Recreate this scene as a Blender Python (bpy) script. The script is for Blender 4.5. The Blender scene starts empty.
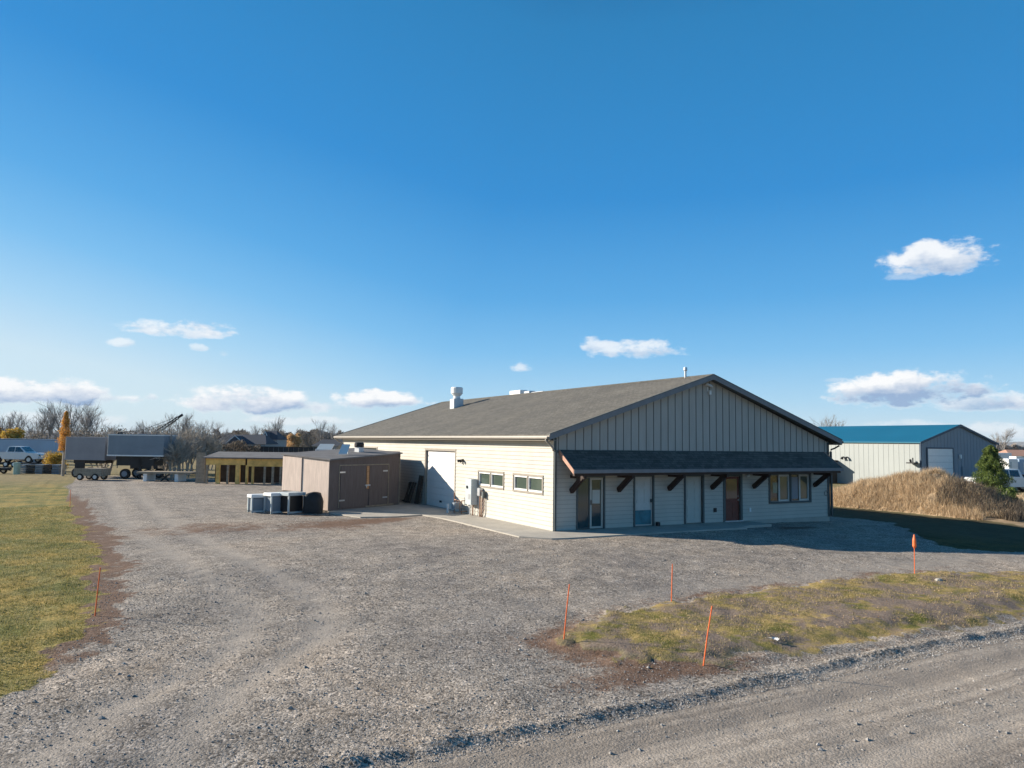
import bpy, math, random
import numpy as np
from mathutils import Vector, Matrix
random.seed(7)
rng = np.random.default_rng(7)
sc = bpy.context.scene
COL = sc.collection
R = math.radians

# ---------------------------------------------------------------- materials
def new_mat(name):
    m = bpy.data.materials.new(name); m.use_nodes = True
    nt = m.node_tree; b = nt.nodes['Principled BSDF']
    return m, nt, b
def nd(nt, t, **kw):
    n = nt.nodes.new(t)
    for k, v in kw.items():
        if k in n.inputs.keys(): n.inputs[k].default_value = v
        else: setattr(n, k, v)
    return n
def c4(c): return (c[0], c[1], c[2], 1.0)
def noise(nt, scale, detail=4, rough=.55, vec=None, stretch=None):
    tc = nd(nt, 'ShaderNodeTexCoord')
    src = tc.outputs['Object']
    if stretch:
        mp = nd(nt, 'ShaderNodeMapping'); mp.inputs['Scale'].default_value = stretch
        nt.links.new(src, mp.inputs['Vector']); src = mp.outputs['Vector']
    n = nd(nt, 'ShaderNodeTexNoise', Scale=scale, Detail=detail, Roughness=rough)
    nt.links.new(src, n.inputs['Vector'])
    return n
def ramp(nt, fac, stops):
    r = nd(nt, 'ShaderNodeValToRGB')
    e = r.color_ramp.elements
    while len(e) < len(stops): e.new(.5)
    for i, (p, c) in enumerate(stops):
        e[i].position = p; e[i].color = c4(c)
    nt.links.new(fac, r.inputs['Fac']); return r
def simple(name, col, rough=.6, metal=0., var=.12, scale=3., bump=0., bscale=40., spec=.4, stretch=None):
    m, nt, b = new_mat(name)
    lo = [x*(1-var) for x in col]; hi = [min(1, x*(1+var)) for x in col]
    n = noise(nt, scale, 6, .6, stretch=stretch)
    r = ramp(nt, n.outputs['Fac'], [(.3, lo), (.7, hi)])
    nt.links.new(r.outputs['Color'], b.inputs['Base Color'])
    b.inputs['Roughness'].default_value = rough; b.inputs['Metallic'].default_value = metal
    b.inputs['Specular IOR Level'].default_value = spec
    if bump:
        n2 = noise(nt, bscale, 4, .6)
        bp = nd(nt, 'ShaderNodeBump', Strength=bump, Distance=.02)
        nt.links.new(n2.outputs['Fac'], bp.inputs['Height']); nt.links.new(bp.outputs['Normal'], b.inputs['Normal'])
    return m
def glass(name, col=(.02, .03, .035), rough=.04):
    m, nt, b = new_mat(name)
    b.inputs['Base Color'].default_value = c4(col); b.inputs['Roughness'].default_value = rough
    b.inputs['Specular IOR Level'].default_value = .9; b.inputs['Coat Weight'].default_value = .5
    b.inputs['Coat Roughness'].default_value = .02
    n = noise(nt, 1.1, 2); bp = nd(nt, 'ShaderNodeBump', Strength=.06, Distance=.05)
    nt.links.new(n.outputs['Fac'], bp.inputs['Height']); nt.links.new(bp.outputs['Normal'], b.inputs['Normal'])
    return m
def shingle(name, c_lo, c_hi):
    m, nt, b = new_mat(name)
    tc = nd(nt, 'ShaderNodeTexCoord')
    br = nd(nt, 'ShaderNodeTexBrick', Scale=1.0)
    br.inputs['Color1'].default_value = c4(c_lo); br.inputs['Color2'].default_value = c4(c_hi)
    br.inputs['Mortar'].default_value = c4([x*.55 for x in c_lo])
    br.inputs['Brick Width'].default_value = .33; br.inputs['Row Height'].default_value = .145
    br.inputs['Mortar Size'].default_value = .008
    nt.links.new(tc.outputs['UV'], br.inputs['Vector'])
    n = noise(nt, .55, 5, .6); n2 = noise(nt, 9, 5, .7)
    mx = nd(nt, 'ShaderNodeMix', data_type='RGBA', blend_type='MULTIPLY'); mx.inputs[0].default_value = 1
    r = ramp(nt, n.outputs['Fac'], [(.3, (.84, .84, .84)), (.7, (1.1, 1.08, 1.04))])
    nt.links.new(br.outputs['Color'], mx.inputs[6]); nt.links.new(r.outputs['Color'], mx.inputs[7])
    mx2 = nd(nt, 'ShaderNodeMix', data_type='RGBA', blend_type='MULTIPLY'); mx2.inputs[0].default_value = 1
    r2 = ramp(nt, n2.outputs['Fac'], [(.3, (.7, .7, .72)), (.7, (1.2, 1.18, 1.14))])
    nt.links.new(mx.outputs[2], mx2.inputs[6]); nt.links.new(r2.outputs['Color'], mx2.inputs[7])
    nt.links.new(mx2.outputs[2], b.inputs['Base Color'])
    b.inputs['Roughness'].default_value = .95; b.inputs['Specular IOR Level'].default_value = .15
    bp = nd(nt, 'ShaderNodeBump', Strength=.35, Distance=.01)
    nt.links.new(br.outputs['Fac'], bp.inputs['Height']); bp.invert = True
    nt.links.new(bp.outputs['Normal'], b.inputs['Normal'])
    return m

M = {}
def lapmat(name, col):
    m = simple(name, col, .75, var=.06, scale=1.4, bump=.08, bscale=60, spec=.2); nt = m.node_tree; b = nt.nodes['Principled BSDF']
    src = b.inputs['Base Color'].links[0].from_socket
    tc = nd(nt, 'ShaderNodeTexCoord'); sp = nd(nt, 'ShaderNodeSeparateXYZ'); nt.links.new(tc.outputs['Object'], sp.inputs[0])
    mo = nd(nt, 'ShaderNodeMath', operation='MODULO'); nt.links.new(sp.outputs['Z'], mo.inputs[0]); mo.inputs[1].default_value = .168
    lt = nd(nt, 'ShaderNodeMath', operation='LESS_THAN'); nt.links.new(mo.outputs[0], lt.inputs[0]); lt.inputs[1].default_value = .020  # strip at each course foot paints in the lap's shadow line
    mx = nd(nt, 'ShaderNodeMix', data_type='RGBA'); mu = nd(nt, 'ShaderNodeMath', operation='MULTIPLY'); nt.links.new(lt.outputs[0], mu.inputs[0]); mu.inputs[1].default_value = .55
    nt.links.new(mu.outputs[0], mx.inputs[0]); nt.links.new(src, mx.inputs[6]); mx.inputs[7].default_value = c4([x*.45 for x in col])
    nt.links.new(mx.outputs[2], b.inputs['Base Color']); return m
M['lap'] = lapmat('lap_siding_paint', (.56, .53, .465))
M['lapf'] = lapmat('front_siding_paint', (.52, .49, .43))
M['board'] = simple('gable_board_paint', (.44, .42, .38), .8, var=.08, scale=1.1, stretch=(3, 3, .6), spec=.2)
M['batten'] = simple('batten_paint', (.15, .15, .145), .8, var=.1)
M['trim'] = simple('dark_slate_trim', (.085, .10, .10), .6, var=.12)
M['rake'] = simple('rake_board_paint', (.20, .205, .215), .6, var=.1)
M['taupe'] = simple('taupe_trim', (.30, .265, .22), .65, var=.1)
M['gutter'] = simple('taupe_gutter_metal', (.33, .30, .26), .45, var=.06)
M['soffit'] = simple('soffit_paint', (.30, .26, .22), .8)
M['shingle'] = shingle('weathered_shingle', (.142, .137, .124), (.185, .178, .162))
M['shingle2'] = shingle('dark_awning_shingle', (.095, .10, .095), (.14, .145, .14))
M['stain'] = simple('brown_timber_stain', (.035, .018, .013), .6, var=.3, scale=5, stretch=(1, 1, 4))
M['barge'] = simple('pinkish_tan_timber', (.45, .25, .18), .7, var=.2)
M['white'] = simple('white_paint', (.78, .78, .76), .5, var=.05)
M['door_w'] = simple('door_pale_paint', (.58, .57, .53), .5, var=.05)
M['door_c'] = simple('door_cream_paint', (.50, .50, .45), .5, var=.05)
M['door_r'] = simple('door_red_brown', (.16, .035, .022), .45, var=.2)
M['teal'] = simple('teal_reflection_paint', (.03, .19, .24), .3, var=.35, scale=2.2)
M['garage'] = simple('garage_door_white', (.80, .76, .72), .5, var=.03)
M['glass'] = glass('window_glass')
M['glass_g'] = glass('green_tinted_glass', (.07, .095, .075), .12)
M['glass_t'] = glass('teal_tinted_glass', (.012, .05, .06), .08)
M['blind'] = simple('curtain_cloth', (.42, .36, .24), .9, var=.25, scale=4, stretch=(6, 6, 1))
M['metal'] = simple('galvanised_metal', (.55, .56, .57), .4, .6, var=.1)
M['paleb'] = simple('pale_grey_enclosure', (.50, .55, .56), .45, .1, var=.05)
M['pipe'] = simple('copper_brown_pipe', (.28, .15, .09), .5, .3, var=.3)
M['black'] = simple('black_plastic', (.015, .015, .017), .5, var=.2)
M['rubber'] = simple('tyre_rubber', (.02, .02, .02), .85, var=.2)
M['concrete'] = simple('concrete', (.42, .39, .34), .9, var=.14, scale=1.3, bump=.25, bscale=25, spec=.2)
M['shedw'] = simple('shed_plywood', (.16, .13, .12), .9, var=.16, scale=2.2, stretch=(5, 5, .7), bump=.2, bscale=30, spec=.15)
M['shedside'] = simple('painted_sunlit_plywood', (.66, .54, .46), .9, var=.12, scale=2.2, stretch=(5, 5, .7), bump=.2, bscale=30, spec=.15)  # shed plywood painted lighter for the sunlit side; front copy above is darkened
M['shedroof'] = simple('shed_roll_roofing', (.17, .165, .165), .9, var=.18, scale=1.5, spec=.2)
M['freshwood'] = simple('fresh_orange_wood', (.50, .27, .13), .8, var=.25, scale=6, stretch=(1, 1, 5))
M['oldwood'] = simple('weathered_wood', (.30, .25, .19), .9, var=.3, scale=6)
M['yellowwood'] = simple('yellow_timber', (.74, .46, .14), .8, var=.35, scale=1.5)
M['orange'] = simple('orange_stake', (.85, .17, .045), .5, var=.12, scale=8)
M['blueroof'] = simple('blue_metal_roof', (.014, .135, .215), .35, .1, var=.07, scale=.3)
M['palemetal'] = simple('pale_ribbed_cladding', (.33, .355, .345), .5, var=.04, scale=.4)
M['greymetal'] = simple('grey_ribbed_cladding', (.20, .25, .30), .5, var=.05, scale=.4)
M['bluetrim'] = simple('dark_blue_trim', (.04, .07, .11), .5)
M['shadowheap'] = simple('shadow_heap_black', (.012, .013, .016), .6, var=.4, bump=.6, bscale=6)
M['steelblue'] = simple('blue_grey_panel', (.20, .24, .28), .55, var=.12, scale=.8)
M['violet'] = simple('grey_box_side', (.30, .29, .31), .7, var=.12, scale=.7)
M['carpaint'] = simple('white_car_paint', (.72, .73, .74), .25, var=.02)
M['greenbox'] = simple('pale_green_box', (.35, .48, .40), .6)
M['darkroof'] = simple('dark_house_roof', (.05, .058, .075), .85, var=.15)
M['housewall'] = simple('house_wall', (.34, .34, .34), .8)
M['redroof'] = simple('terracotta_roof', (.42, .24, .17), .8)
M['bark'] = simple('grey_bark', (.27, .25, .235), .9, var=.3, scale=3)
M['palebark'] = simple('pale_dry_twigs', (.42, .37, .31), .9, var=.3, scale=3)
M['darkbark'] = simple('dark_bark', (.055, .042, .032), .9, var=.3)
def leafmat(name, cols, trans=.25):
    m, nt, b = new_mat(name)
    g = nd(nt, 'ShaderNodeNewGeometry')
    n = noise(nt, 1.6, 3)
    ma = nd(nt, 'ShaderNodeMath', operation='MULTIPLY_ADD'); ma.inputs[1].default_value = .55; 
    nt.links.new(g.outputs['Random Per Island'], ma.inputs[0])
    mb = nd(nt, 'ShaderNodeMath', operation='MULTIPLY'); mb.inputs[1].default_value = .5
    nt.links.new(n.outputs['Fac'], mb.inputs[0]); nt.links.new(mb.outputs[0], ma.inputs[2])
    k = len(cols)
    r = ramp(nt, ma.outputs[0], [(.12+.76*i/(k-1), c) for i, c in enumerate(cols)])
    nt.links.new(r.outputs['Color'], b.inputs['Base Color'])
    b.inputs['Roughness'].default_value = .75; b.inputs['Specular IOR Level'].default_value = .2
    if trans:
        tl = nd(nt, 'ShaderNodeBsdfTranslucent'); nt.links.new(r.outputs['Color'], tl.inputs['Color'])
        ms = nd(nt, 'ShaderNodeMixShader'); ms.inputs[0].default_value = trans; nt.links.new(b.outputs[0], ms.inputs[1]); nt.links.new(tl.outputs[0], ms.inputs[2])
        nt.links.new(ms.outputs[0], nt.nodes['Material Output'].inputs['Surface'])
    return m
M['grass'] = leafmat('lawn_blades', [(.07, .085, .03), (.22, .20, .06), (.42, .35, .13), (.58, .46, .26)])
M['patchgrass'] = leafmat('patch_blades', [(.10, .11, .04), (.26, .22, .09), (.45, .35, .18), (.60, .46, .28)])
M['dry'] = leafmat('dry_tall_grass', [(.26, .17, .10), (.46, .33, .20), (.62, .47, .30), (.74, .60, .41)])
M['weed'] = leafmat('dark_weed', [(.06, .05, .04), (.12, .095, .075), (.22, .18, .13)])
M['litter'] = leafmat('dead_leaf_litter', [(.22, .12, .06), (.42, .28, .15), (.60, .44, .28)])
M['needle'] = leafmat('pine_needles', [(.03, .055, .02), (.075, .12, .03), (.15, .20, .05), (.26, .31, .08)])
M['orangeleaf'] = leafmat('orange_leaves', [(.36, .16, .04), (.62, .32, .07), (.74, .46, .14)], .4)
M['goldleaf'] = leafmat('tan_gold_leaves', [(.42, .26, .12), (.65, .42, .20), (.8, .58, .32)])
M['yellowleaf'] = leafmat('yellow_leaves', [(.30, .17, .03), (.55, .36, .06), (.68, .48, .12)])
M['duskleaf'] = leafmat('dusky_leaves', [(.10, .095, .09), (.19, .17, .15), (.28, .24, .19)])

# ---------------------------------------------------------------- mesh builder
class MB:
    def __init__(s): s.v = []; s.f = []; s.uv = None
    def add(s, vs, fs):
        o = len(s.v); s.v += [tuple(map(float, p)) for p in vs]; s.f += [tuple(o+i for i in f) for f in fs]; return s
    def box(s, x0, x1, y0, y1, z0, z1):
        return s.add([(x0,y0,z0),(x1,y0,z0),(x1,y1,z0),(x0,y1,z0),(x0,y0,z1),(x1,y0,z1),(x1,y1,z1),(x0,y1,z1)],
                     [(0,3,2,1),(4,5,6,7),(0,1,5,4),(1,2,6,5),(2,3,7,6),(3,0,4,7)])
    def bev(s, x0, x1, y0, y1, z0, z1, b):
        # box with its vertical and top edges chamfered
        r0 = [(x0+b,y0),(x1-b,y0),(x1,y0+b),(x1,y1-b),(x1-b,y1),(x0+b,y1),(x0,y1-b),(x0,y0+b)]
        r1 = [(x0+2*b,y0+b),(x1-2*b,y0+b),(x1-b,y0+2*b),(x1-b,y1-2*b),(x1-2*b,y1-b),(x0+2*b,y1-b),(x0+b,y1-2*b),(x0+b,y0+2*b)]
        v = [(x,y,z0) for x,y in r0]+[(x,y,z1-b) for x,y in r0]+[(x,y,z1) for x,y in r1]
        f = [tuple(range(7,-1,-1)), tuple(range(16,24))]
        for k in (0, 8):
            for i in range(8): j = (i+1) % 8; f.append((k+i,k+j,k+8+j,k+8+i))
        return s.add(v, f)
    def bar(s, p, q, w, h=None, up=(0,0,1)):
        p, q = Vector(p), Vector(q); d = (q-p).normalized(); h = h or w
        u = Vector(up)
        if abs(d.dot(u)) > .98: u = Vector((1,0,0))
        a = d.cross(u).normalized(); b = a.cross(d).normalized()
        vs = []
        for c in (p, q):
            for i, j in ((-1,-1),(1,-1),(1,1),(-1,1)): vs.append(c + a*(i*w/2) + b*(j*h/2))
        return s.add(vs, [(3,2,1,0),(4,5,6,7),(0,1,5,4),(1,2,6,5),(2,3,7,6),(3,0,4,7)])
    def tube(s, pts, rs, n=8, cap=True):
        pts = [Vector(p) for p in pts]
        if not hasattr(rs, '__len__'): rs = [rs]*len(pts)
        rings = []
        for i, p in enumerate(pts):
            d = (pts[min(i+1,len(pts)-1)]-pts[max(i-1,0)]).normalized()
            u = Vector((0,0,1)) if abs(d.z) < .95 else Vector((1,0,0))
            a = d.cross(u).normalized(); b = d.cross(a)
            rings.append([p + (a*math.cos(2*math.pi*k/n)+b*math.sin(2*math.pi*k/n))*rs[i] for k in range(n)])
        fs = []
        for i in range(len(pts)-1):
            for k in range(n): l = (k+1) % n; fs.append((i*n+k, i*n+l, (i+1)*n+l, (i+1)*n+k))
        if cap: fs += [tuple(range(n-1,-1,-1)), tuple(range((len(pts)-1)*n, len(pts)*n))]
        return s.add([p for r in rings for p in r], fs)
    def prism(s, poly, y0, y1, ax='y'):
        # polygon in the (a,z) plane pushed along ax
        n = len(poly)
        if ax == 'y': v = [(a,y0,z) for a,z in poly]+[(a,y1,z) for a,z in poly]
        elif ax == 'x': v = [(y0,a,z) for a,z in poly]+[(y1,a,z) for a,z in poly]
        else: v = [(a,z,y0) for a,z in poly]+[(a,z,y1) for a,z in poly]
        f = [tuple(range(n)), tuple(range(2*n-1,n-1,-1))]+[(i,i+n,(i+1)%n+n,(i+1)%n) for i in range(n)]
        return s.add(v, f)
    def build(s, name, mat, parent=None, smooth=False, uvf=None):
        me = bpy.data.meshes.new(name); me.from_pydata(s.v, [], s.f)
        if uvf:
            ul = me.uv_layers.new(name='UVMap')
            for l in me.loops: ul.data[l.index].uv = uvf(me.vertices[l.vertex_index].co)
        if smooth: me.shade_smooth()
        me.materials.append(mat)
        if len(s.v) < 40000:
            import bmesh
            bm = bmesh.new(); bm.from_mesh(me); bmesh.ops.recalc_face_normals(bm, faces=bm.faces); bm.to_mesh(me); bm.free()
        o = bpy.data.objects.new(name, me); COL.objects.link(o)
        if parent: o.parent = parent
        return o
def tag(o, label=None, cat=None, group=None, kind=None):
    if label: o['label'] = label
    if cat: o['category'] = cat
    if group: o['group'] = group
    if kind: o['kind'] = kind
    return o
def thing(name, label, cat, loc=(0,0,0), rz=0., group=None):
    o = bpy.data.objects.new(name, None); COL.objects.link(o); o.empty_display_size = .2
    o.location = loc; o.rotation_euler = (0,0,rz)
    return tag(o, label, cat, group)
def dup(root, loc, rz=0., s=1., label=None, sz=None):
    r = root.copy(); COL.objects.link(r); r.location = loc; r.rotation_euler = (0,0,rz); r.scale = (s, s, sz or s)
    if label: r['label'] = label
    for ch in list(root.children):
        c = ch.copy(); COL.objects.link(c); c.parent = r
        for g in ch.children:
            d = g.copy(); COL.objects.link(d); d.parent = c
    return r
def np_mesh(name, V, F, mat, attrs=None, smooth=False, parent=None):
    me = bpy.data.meshes.new(name)
    V = np.asarray(V, np.float32); F = np.asarray(F, np.int32); k = F.shape[1]
    me.vertices.add(len(V)); me.vertices.foreach_set('co', V.ravel())
    me.loops.add(F.size); me.loops.foreach_set('vertex_index', F.ravel())
    me.polygons.add(len(F)); me.polygons.foreach_set('loop_start', np.arange(0, F.size, k, dtype=np.int32))
    me.polygons.foreach_set('loop_total', np.full(len(F), k, np.int32))
    if attrs is not None:
        for an, arr in attrs.items():
            a = me.color_attributes.new(an, 'FLOAT_COLOR', 'POINT')
            a.data.foreach_set('color', np.asarray(arr, np.float32).ravel())
    me.update(calc_edges=True)
    me.polygons.foreach_set('use_smooth', np.full(len(F), smooth, bool))
    me.materials.append(mat)
    o = bpy.data.objects.new(name, me); COL.objects.link(o)
    if parent: o.parent = parent
    return o

# ---------------------------------------------------------------- numeric noise
_lat = rng.random((256, 256))
def vnoise(x, y, seed=0):
    xi = np.floor(x).astype(int); yi = np.floor(y).astype(int); fx = x-xi; fy = y-yi
    fx = fx*fx*(3-2*fx); fy = fy*fy*(3-2*fy)
    a = _lat[(xi+seed*17) % 256, (yi+seed*31) % 256]; b = _lat[(xi+1+seed*17) % 256, (yi+seed*31) % 256]
    c = _lat[(xi+seed*17) % 256, (yi+1+seed*31) % 256]; d = _lat[(xi+1+seed*17) % 256, (yi+1+seed*31) % 256]
    return (a*(1-fx)+b*fx)*(1-fy)+(c*(1-fx)+d*fx)*fy
def fbm(x, y, oct=4, seed=0):
    s = 0; a = .5; t = 0
    for i in range(oct): s = s+a*vnoise(x*2**i, y*2**i, seed+i*3); t += a; a *= .55
    return s/t
def sstep(e0, e1, x): t = np.clip((x-e0)/(e1-e0), 0, 1); return t*t*(3-2*t)

# ---------------------------------------------------------------- ground
def base_z(X, Y):
    z = np.interp(Y, [-60, -30, -16.4, -15.85, -15.62, -15.0, -14.4, -10, -2, 100], [-1.0, -.60, -.545, -.535, -.50, -.485, -.42, -.28, -.05, -.05])
    return z+np.interp(X, [7, 14, 21, 30, 45], [0, -.12, -.30, -.30, 0])*np.interp(Y, [-16, -10], [.3, 1])
BX = [-30, -12.5, -10.7, -8.07, -3.4, -.7, 2, 30]; BY = [-15.85, -15.83, -15.82, -15.93, -15.7, -15.7, -15.87, -15.9]
def poly_sd(px, py, poly):
    # signed distance, positive inside
    P = np.array(poly, float); d = np.full(px.shape, 1e9); ins = np.zeros(px.shape, bool); n = len(P)
    for i in range(n):
        a = P[i]; b = P[(i+1) % n]; e = b-a
        t = np.clip(((px-a[0])*e[0]+(py-a[1])*e[1])/(e@e), 0, 1)
        d = np.minimum(d, np.hypot(px-a[0]-t*e[0], py-a[1]-t*e[1]))
        c = ((a[1] > py) != (b[1] > py)) & (px < (b[0]-a[0])*(py-a[1])/(b[1]-a[1]+1e-12)+a[0])
        ins ^= c
    return np.where(ins, d, -d)
PATCH = [(-7.8,-12.7),(-7.4,-13.6),(-6.9,-14.35),(-5.9,-14.9),(-4,-15.0),(-1.15,-15.05),(2.65,-15.1),(14,-15.2),(40,-15.2),(40,-13.5),(16,-13.1),(9.5,-12.1),(7.4,-11.4),(4.4,-10.85),(-.4,-10.8),(-2.6,-10.9),(-4.5,-11.0),(-6,-11.25),(-7.2,-11.95)]
LEFT = [(-60,-12.6),(-17.2,-12.4),(-16.4,-11.9),(-15.9,-10.0),(-15.6,-8),(-15.4,-5),(-15.6,1.6),(-16.35,16),(-17.2,31.5),(-17.6,47),(-60,50)]
YARD = [(-60,-12.6),(-60,47),(-18.3,47),(-14,49),(-4,46),(4,38),(6,29),(16,29.5),(17.6,6),(18.6,1.3),(19.1,.3),(18.5,-1.5),(17.1,-3),(14.4,-5.7),(12.8,-7.3),(12.6,-8.4),(14.6,-9.6),(20,-11.0),(60,-11.6),(60,-24),(-60,-24)]
def zones(X, Y):
    w = (fbm(X*.9, Y*.9, 4, 5)-.5)*1.3+(fbm(X*4, Y*4, 4, 6)-.5)*1.1
    g_left = sstep(-.35, .45, poly_sd(X, Y, LEFT)+w*.9)
    patch = sstep(-.25, .5, poly_sd(X, Y, PATCH)+w*.8)
    yard = poly_sd(X, Y, YARD)+w*.5
    field = sstep(.15, -.35, yard)
    grass = np.maximum(np.maximum(g_left, patch), field)
    near = np.exp(-((X+13.5)/6)**2)*0
    # brown dirt: fringe beside the left lawn, round the patch tip, patches in the yard
    sdl = poly_sd(X, Y, LEFT)
    fr = sstep(-1.15, -.05, sdl+w*1.1)*(1-.6*sstep(.3, 1.0, sdl))*(.25+.75*sstep(-11.5, -9, Y))*sstep(40, 14, Y)*1.15
    d1 = np.exp(-(((X+7.6)/1.9)**2+((Y+12.9)/1.5)**2))
    d2 = np.exp(-(((X+7.2)/2.2)**2+((Y+14.75)/.45)**2))
    d3 = np.exp(-(((X+12.3)/3.6)**2+((Y-6.2)/2.6)**2))
    d3b = np.exp(-(((X+7.0)/2.6)**2+((Y-5.6)/2.2)**2))
    d4 = np.exp(-(((X+4.5)/2.0)**2+((Y-7.0)/.9)**2))*.9+np.exp(-(((X+6.9)/1.1)**2+((Y-9.8)/.7)**2))*.8
    d5 = np.exp(-(((X-8.5)/4)**2+((Y+10.6)/.6)**2))*.5 + np.exp(-(((X+1)/5)**2+((Y+10.4)/.5)**2))*.45
    d6 = np.exp(-(((X-11)/1.6)**2+((Y+2.2)/.5)**2))*.9
    sdp = poly_sd(X, Y, PATCH)+w*.6
    fr = fr+np.exp(-((sdp+.1)/.34)**2)*.42
    dirt = np.clip(fr+ (d1*.62+d2*.75+d3*.7+d3b*.75+d4+d5+d6)*(.35+1.1*fbm(X*1.3, Y*1.3, 4, 9)), 0, 1)
    # paler compacted wheel tracks
    tr = 0
    for off in (0., 1.7):
        path = np.interp(Y, [-16, -12.6, -10.6, -8.4, -6, -2, 4, 12, 30], [-16.5, -14.7, -12.9, -12.2, -12.3, -12.9, -13.6, -14.2, -14.5])+off*.9-.4
        tr = tr+np.exp(-((X-path)/.42)**2)*.75
    yl = np.interp(X, BX, BY)
    road = sstep(.02, -.25, Y-yl)
    for c in (1.0, 2.7, 4.4, 6.1):
        tr = tr+road*np.exp(-((Y-yl+c)/.38)**2)*.6
    tr = tr+np.exp(-((X-8.0)**2/300))*np.exp(-((Y+10.0-.02*X)/.7)**2)*.55*(1-grass)
    tr = np.clip(tr*(.4+.9*fbm(X*.7, Y*.7, 3, 12)), 0, 1)
    return grass, dirt, tr, road, patch, g_left, field
def axis(a, b, st, lo, hi):
    d = [a]; s = st
    while d[0] > lo: s = s*1.22; d.insert(0, d[0]-s)
    e = list(np.arange(a+st, b, st)); s = st; e.append(b)
    while e[-1] < hi: s = s*1.22; e.append(e[-1]+s)
    return np.array(d+e)
xs = axis(-20, 20, .10, -9000, 9000); ys = axis(-21.5, 12, .10, -9000, 9000)
GX, GY = np.meshgrid(xs, ys)
grass, dirt, tr, road, patch, gl, field = zones(GX, GY)
yl = np.interp(GX, BX, BY)
near = np.exp(-(np.maximum(0, np.hypot(GX+4, GY+6)-24)/8)**2)
def ground_z(X, Y, grass, tr, road, patch, yl):
    # berm profile expressed relative to its line
    q = Y-yl
    z = base_z(X, Y+(-15.75-yl)*.9)
    z = z+.055*np.exp(-((q-.18)/.11)**2)*(.0+1.8*fbm(X*2.6, Y*2.5, 4, 2))
    z = z+.05*np.exp(-((Y+14.95-.1*np.sin(X))/.2)**2)*sstep(-6.8, -5.5, X)*(.3+1.3*fbm(X*1.1, Y*2, 3, 4))
    z = z+.10*patch*sstep(-15.1, -14.2, Y)*sstep(-15.2, -13.9, Y)
    rough = fbm(X*3.1, Y*3.1, 4, 1)-.5
    z = z+rough*(.035+.03*np.exp(-((q-.1)/.3)**2)+.05*grass)+(fbm(X*.35, Y*.35, 3, 8)-.5)*.10*near
    z = z-.03*tr
    return z
GZ = ground_z(GX, GY, grass, tr, road, patch, yl)
far = np.hypot(GX, GY) > 60
GZ = np.where(far, -.05, GZ)
bld = (GX > -3.5) & (GX < 17.5) & (GY > -3.4) & (GY < 30.5)
GZ = np.where((GX > -6.8) & (GX < 17) & (GY > -2.3) & (GY < 31), np.minimum(GZ, -.045), GZ)
ny, nx = GX.shape
V = np.stack([GX, GY, GZ], -1).reshape(-1, 3)
dark = sstep(10, 12, GX)*sstep(25.8, 24.9, GX+.4*np.sin(GY))*sstep(-11.6, -10.4, GY)  # grass colour darkened here to deepen the building's shadow
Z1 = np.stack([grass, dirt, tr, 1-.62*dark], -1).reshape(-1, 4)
dryness = np.clip(sstep(30, 48, GY)+sstep(13, 19, GX)*sstep(-12, -5, GY), 0, 1)
Z2 = np.stack([patch, dryness, road, np.ones_like(tr)], -1).reshape(-1, 4)
idx = np.arange(ny*nx).reshape(ny, nx)
F = np.stack([idx[:-1,:-1], idx[:-1,1:], idx[1:,1:], idx[1:,:-1]], -1).reshape(-1, 4)

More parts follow.
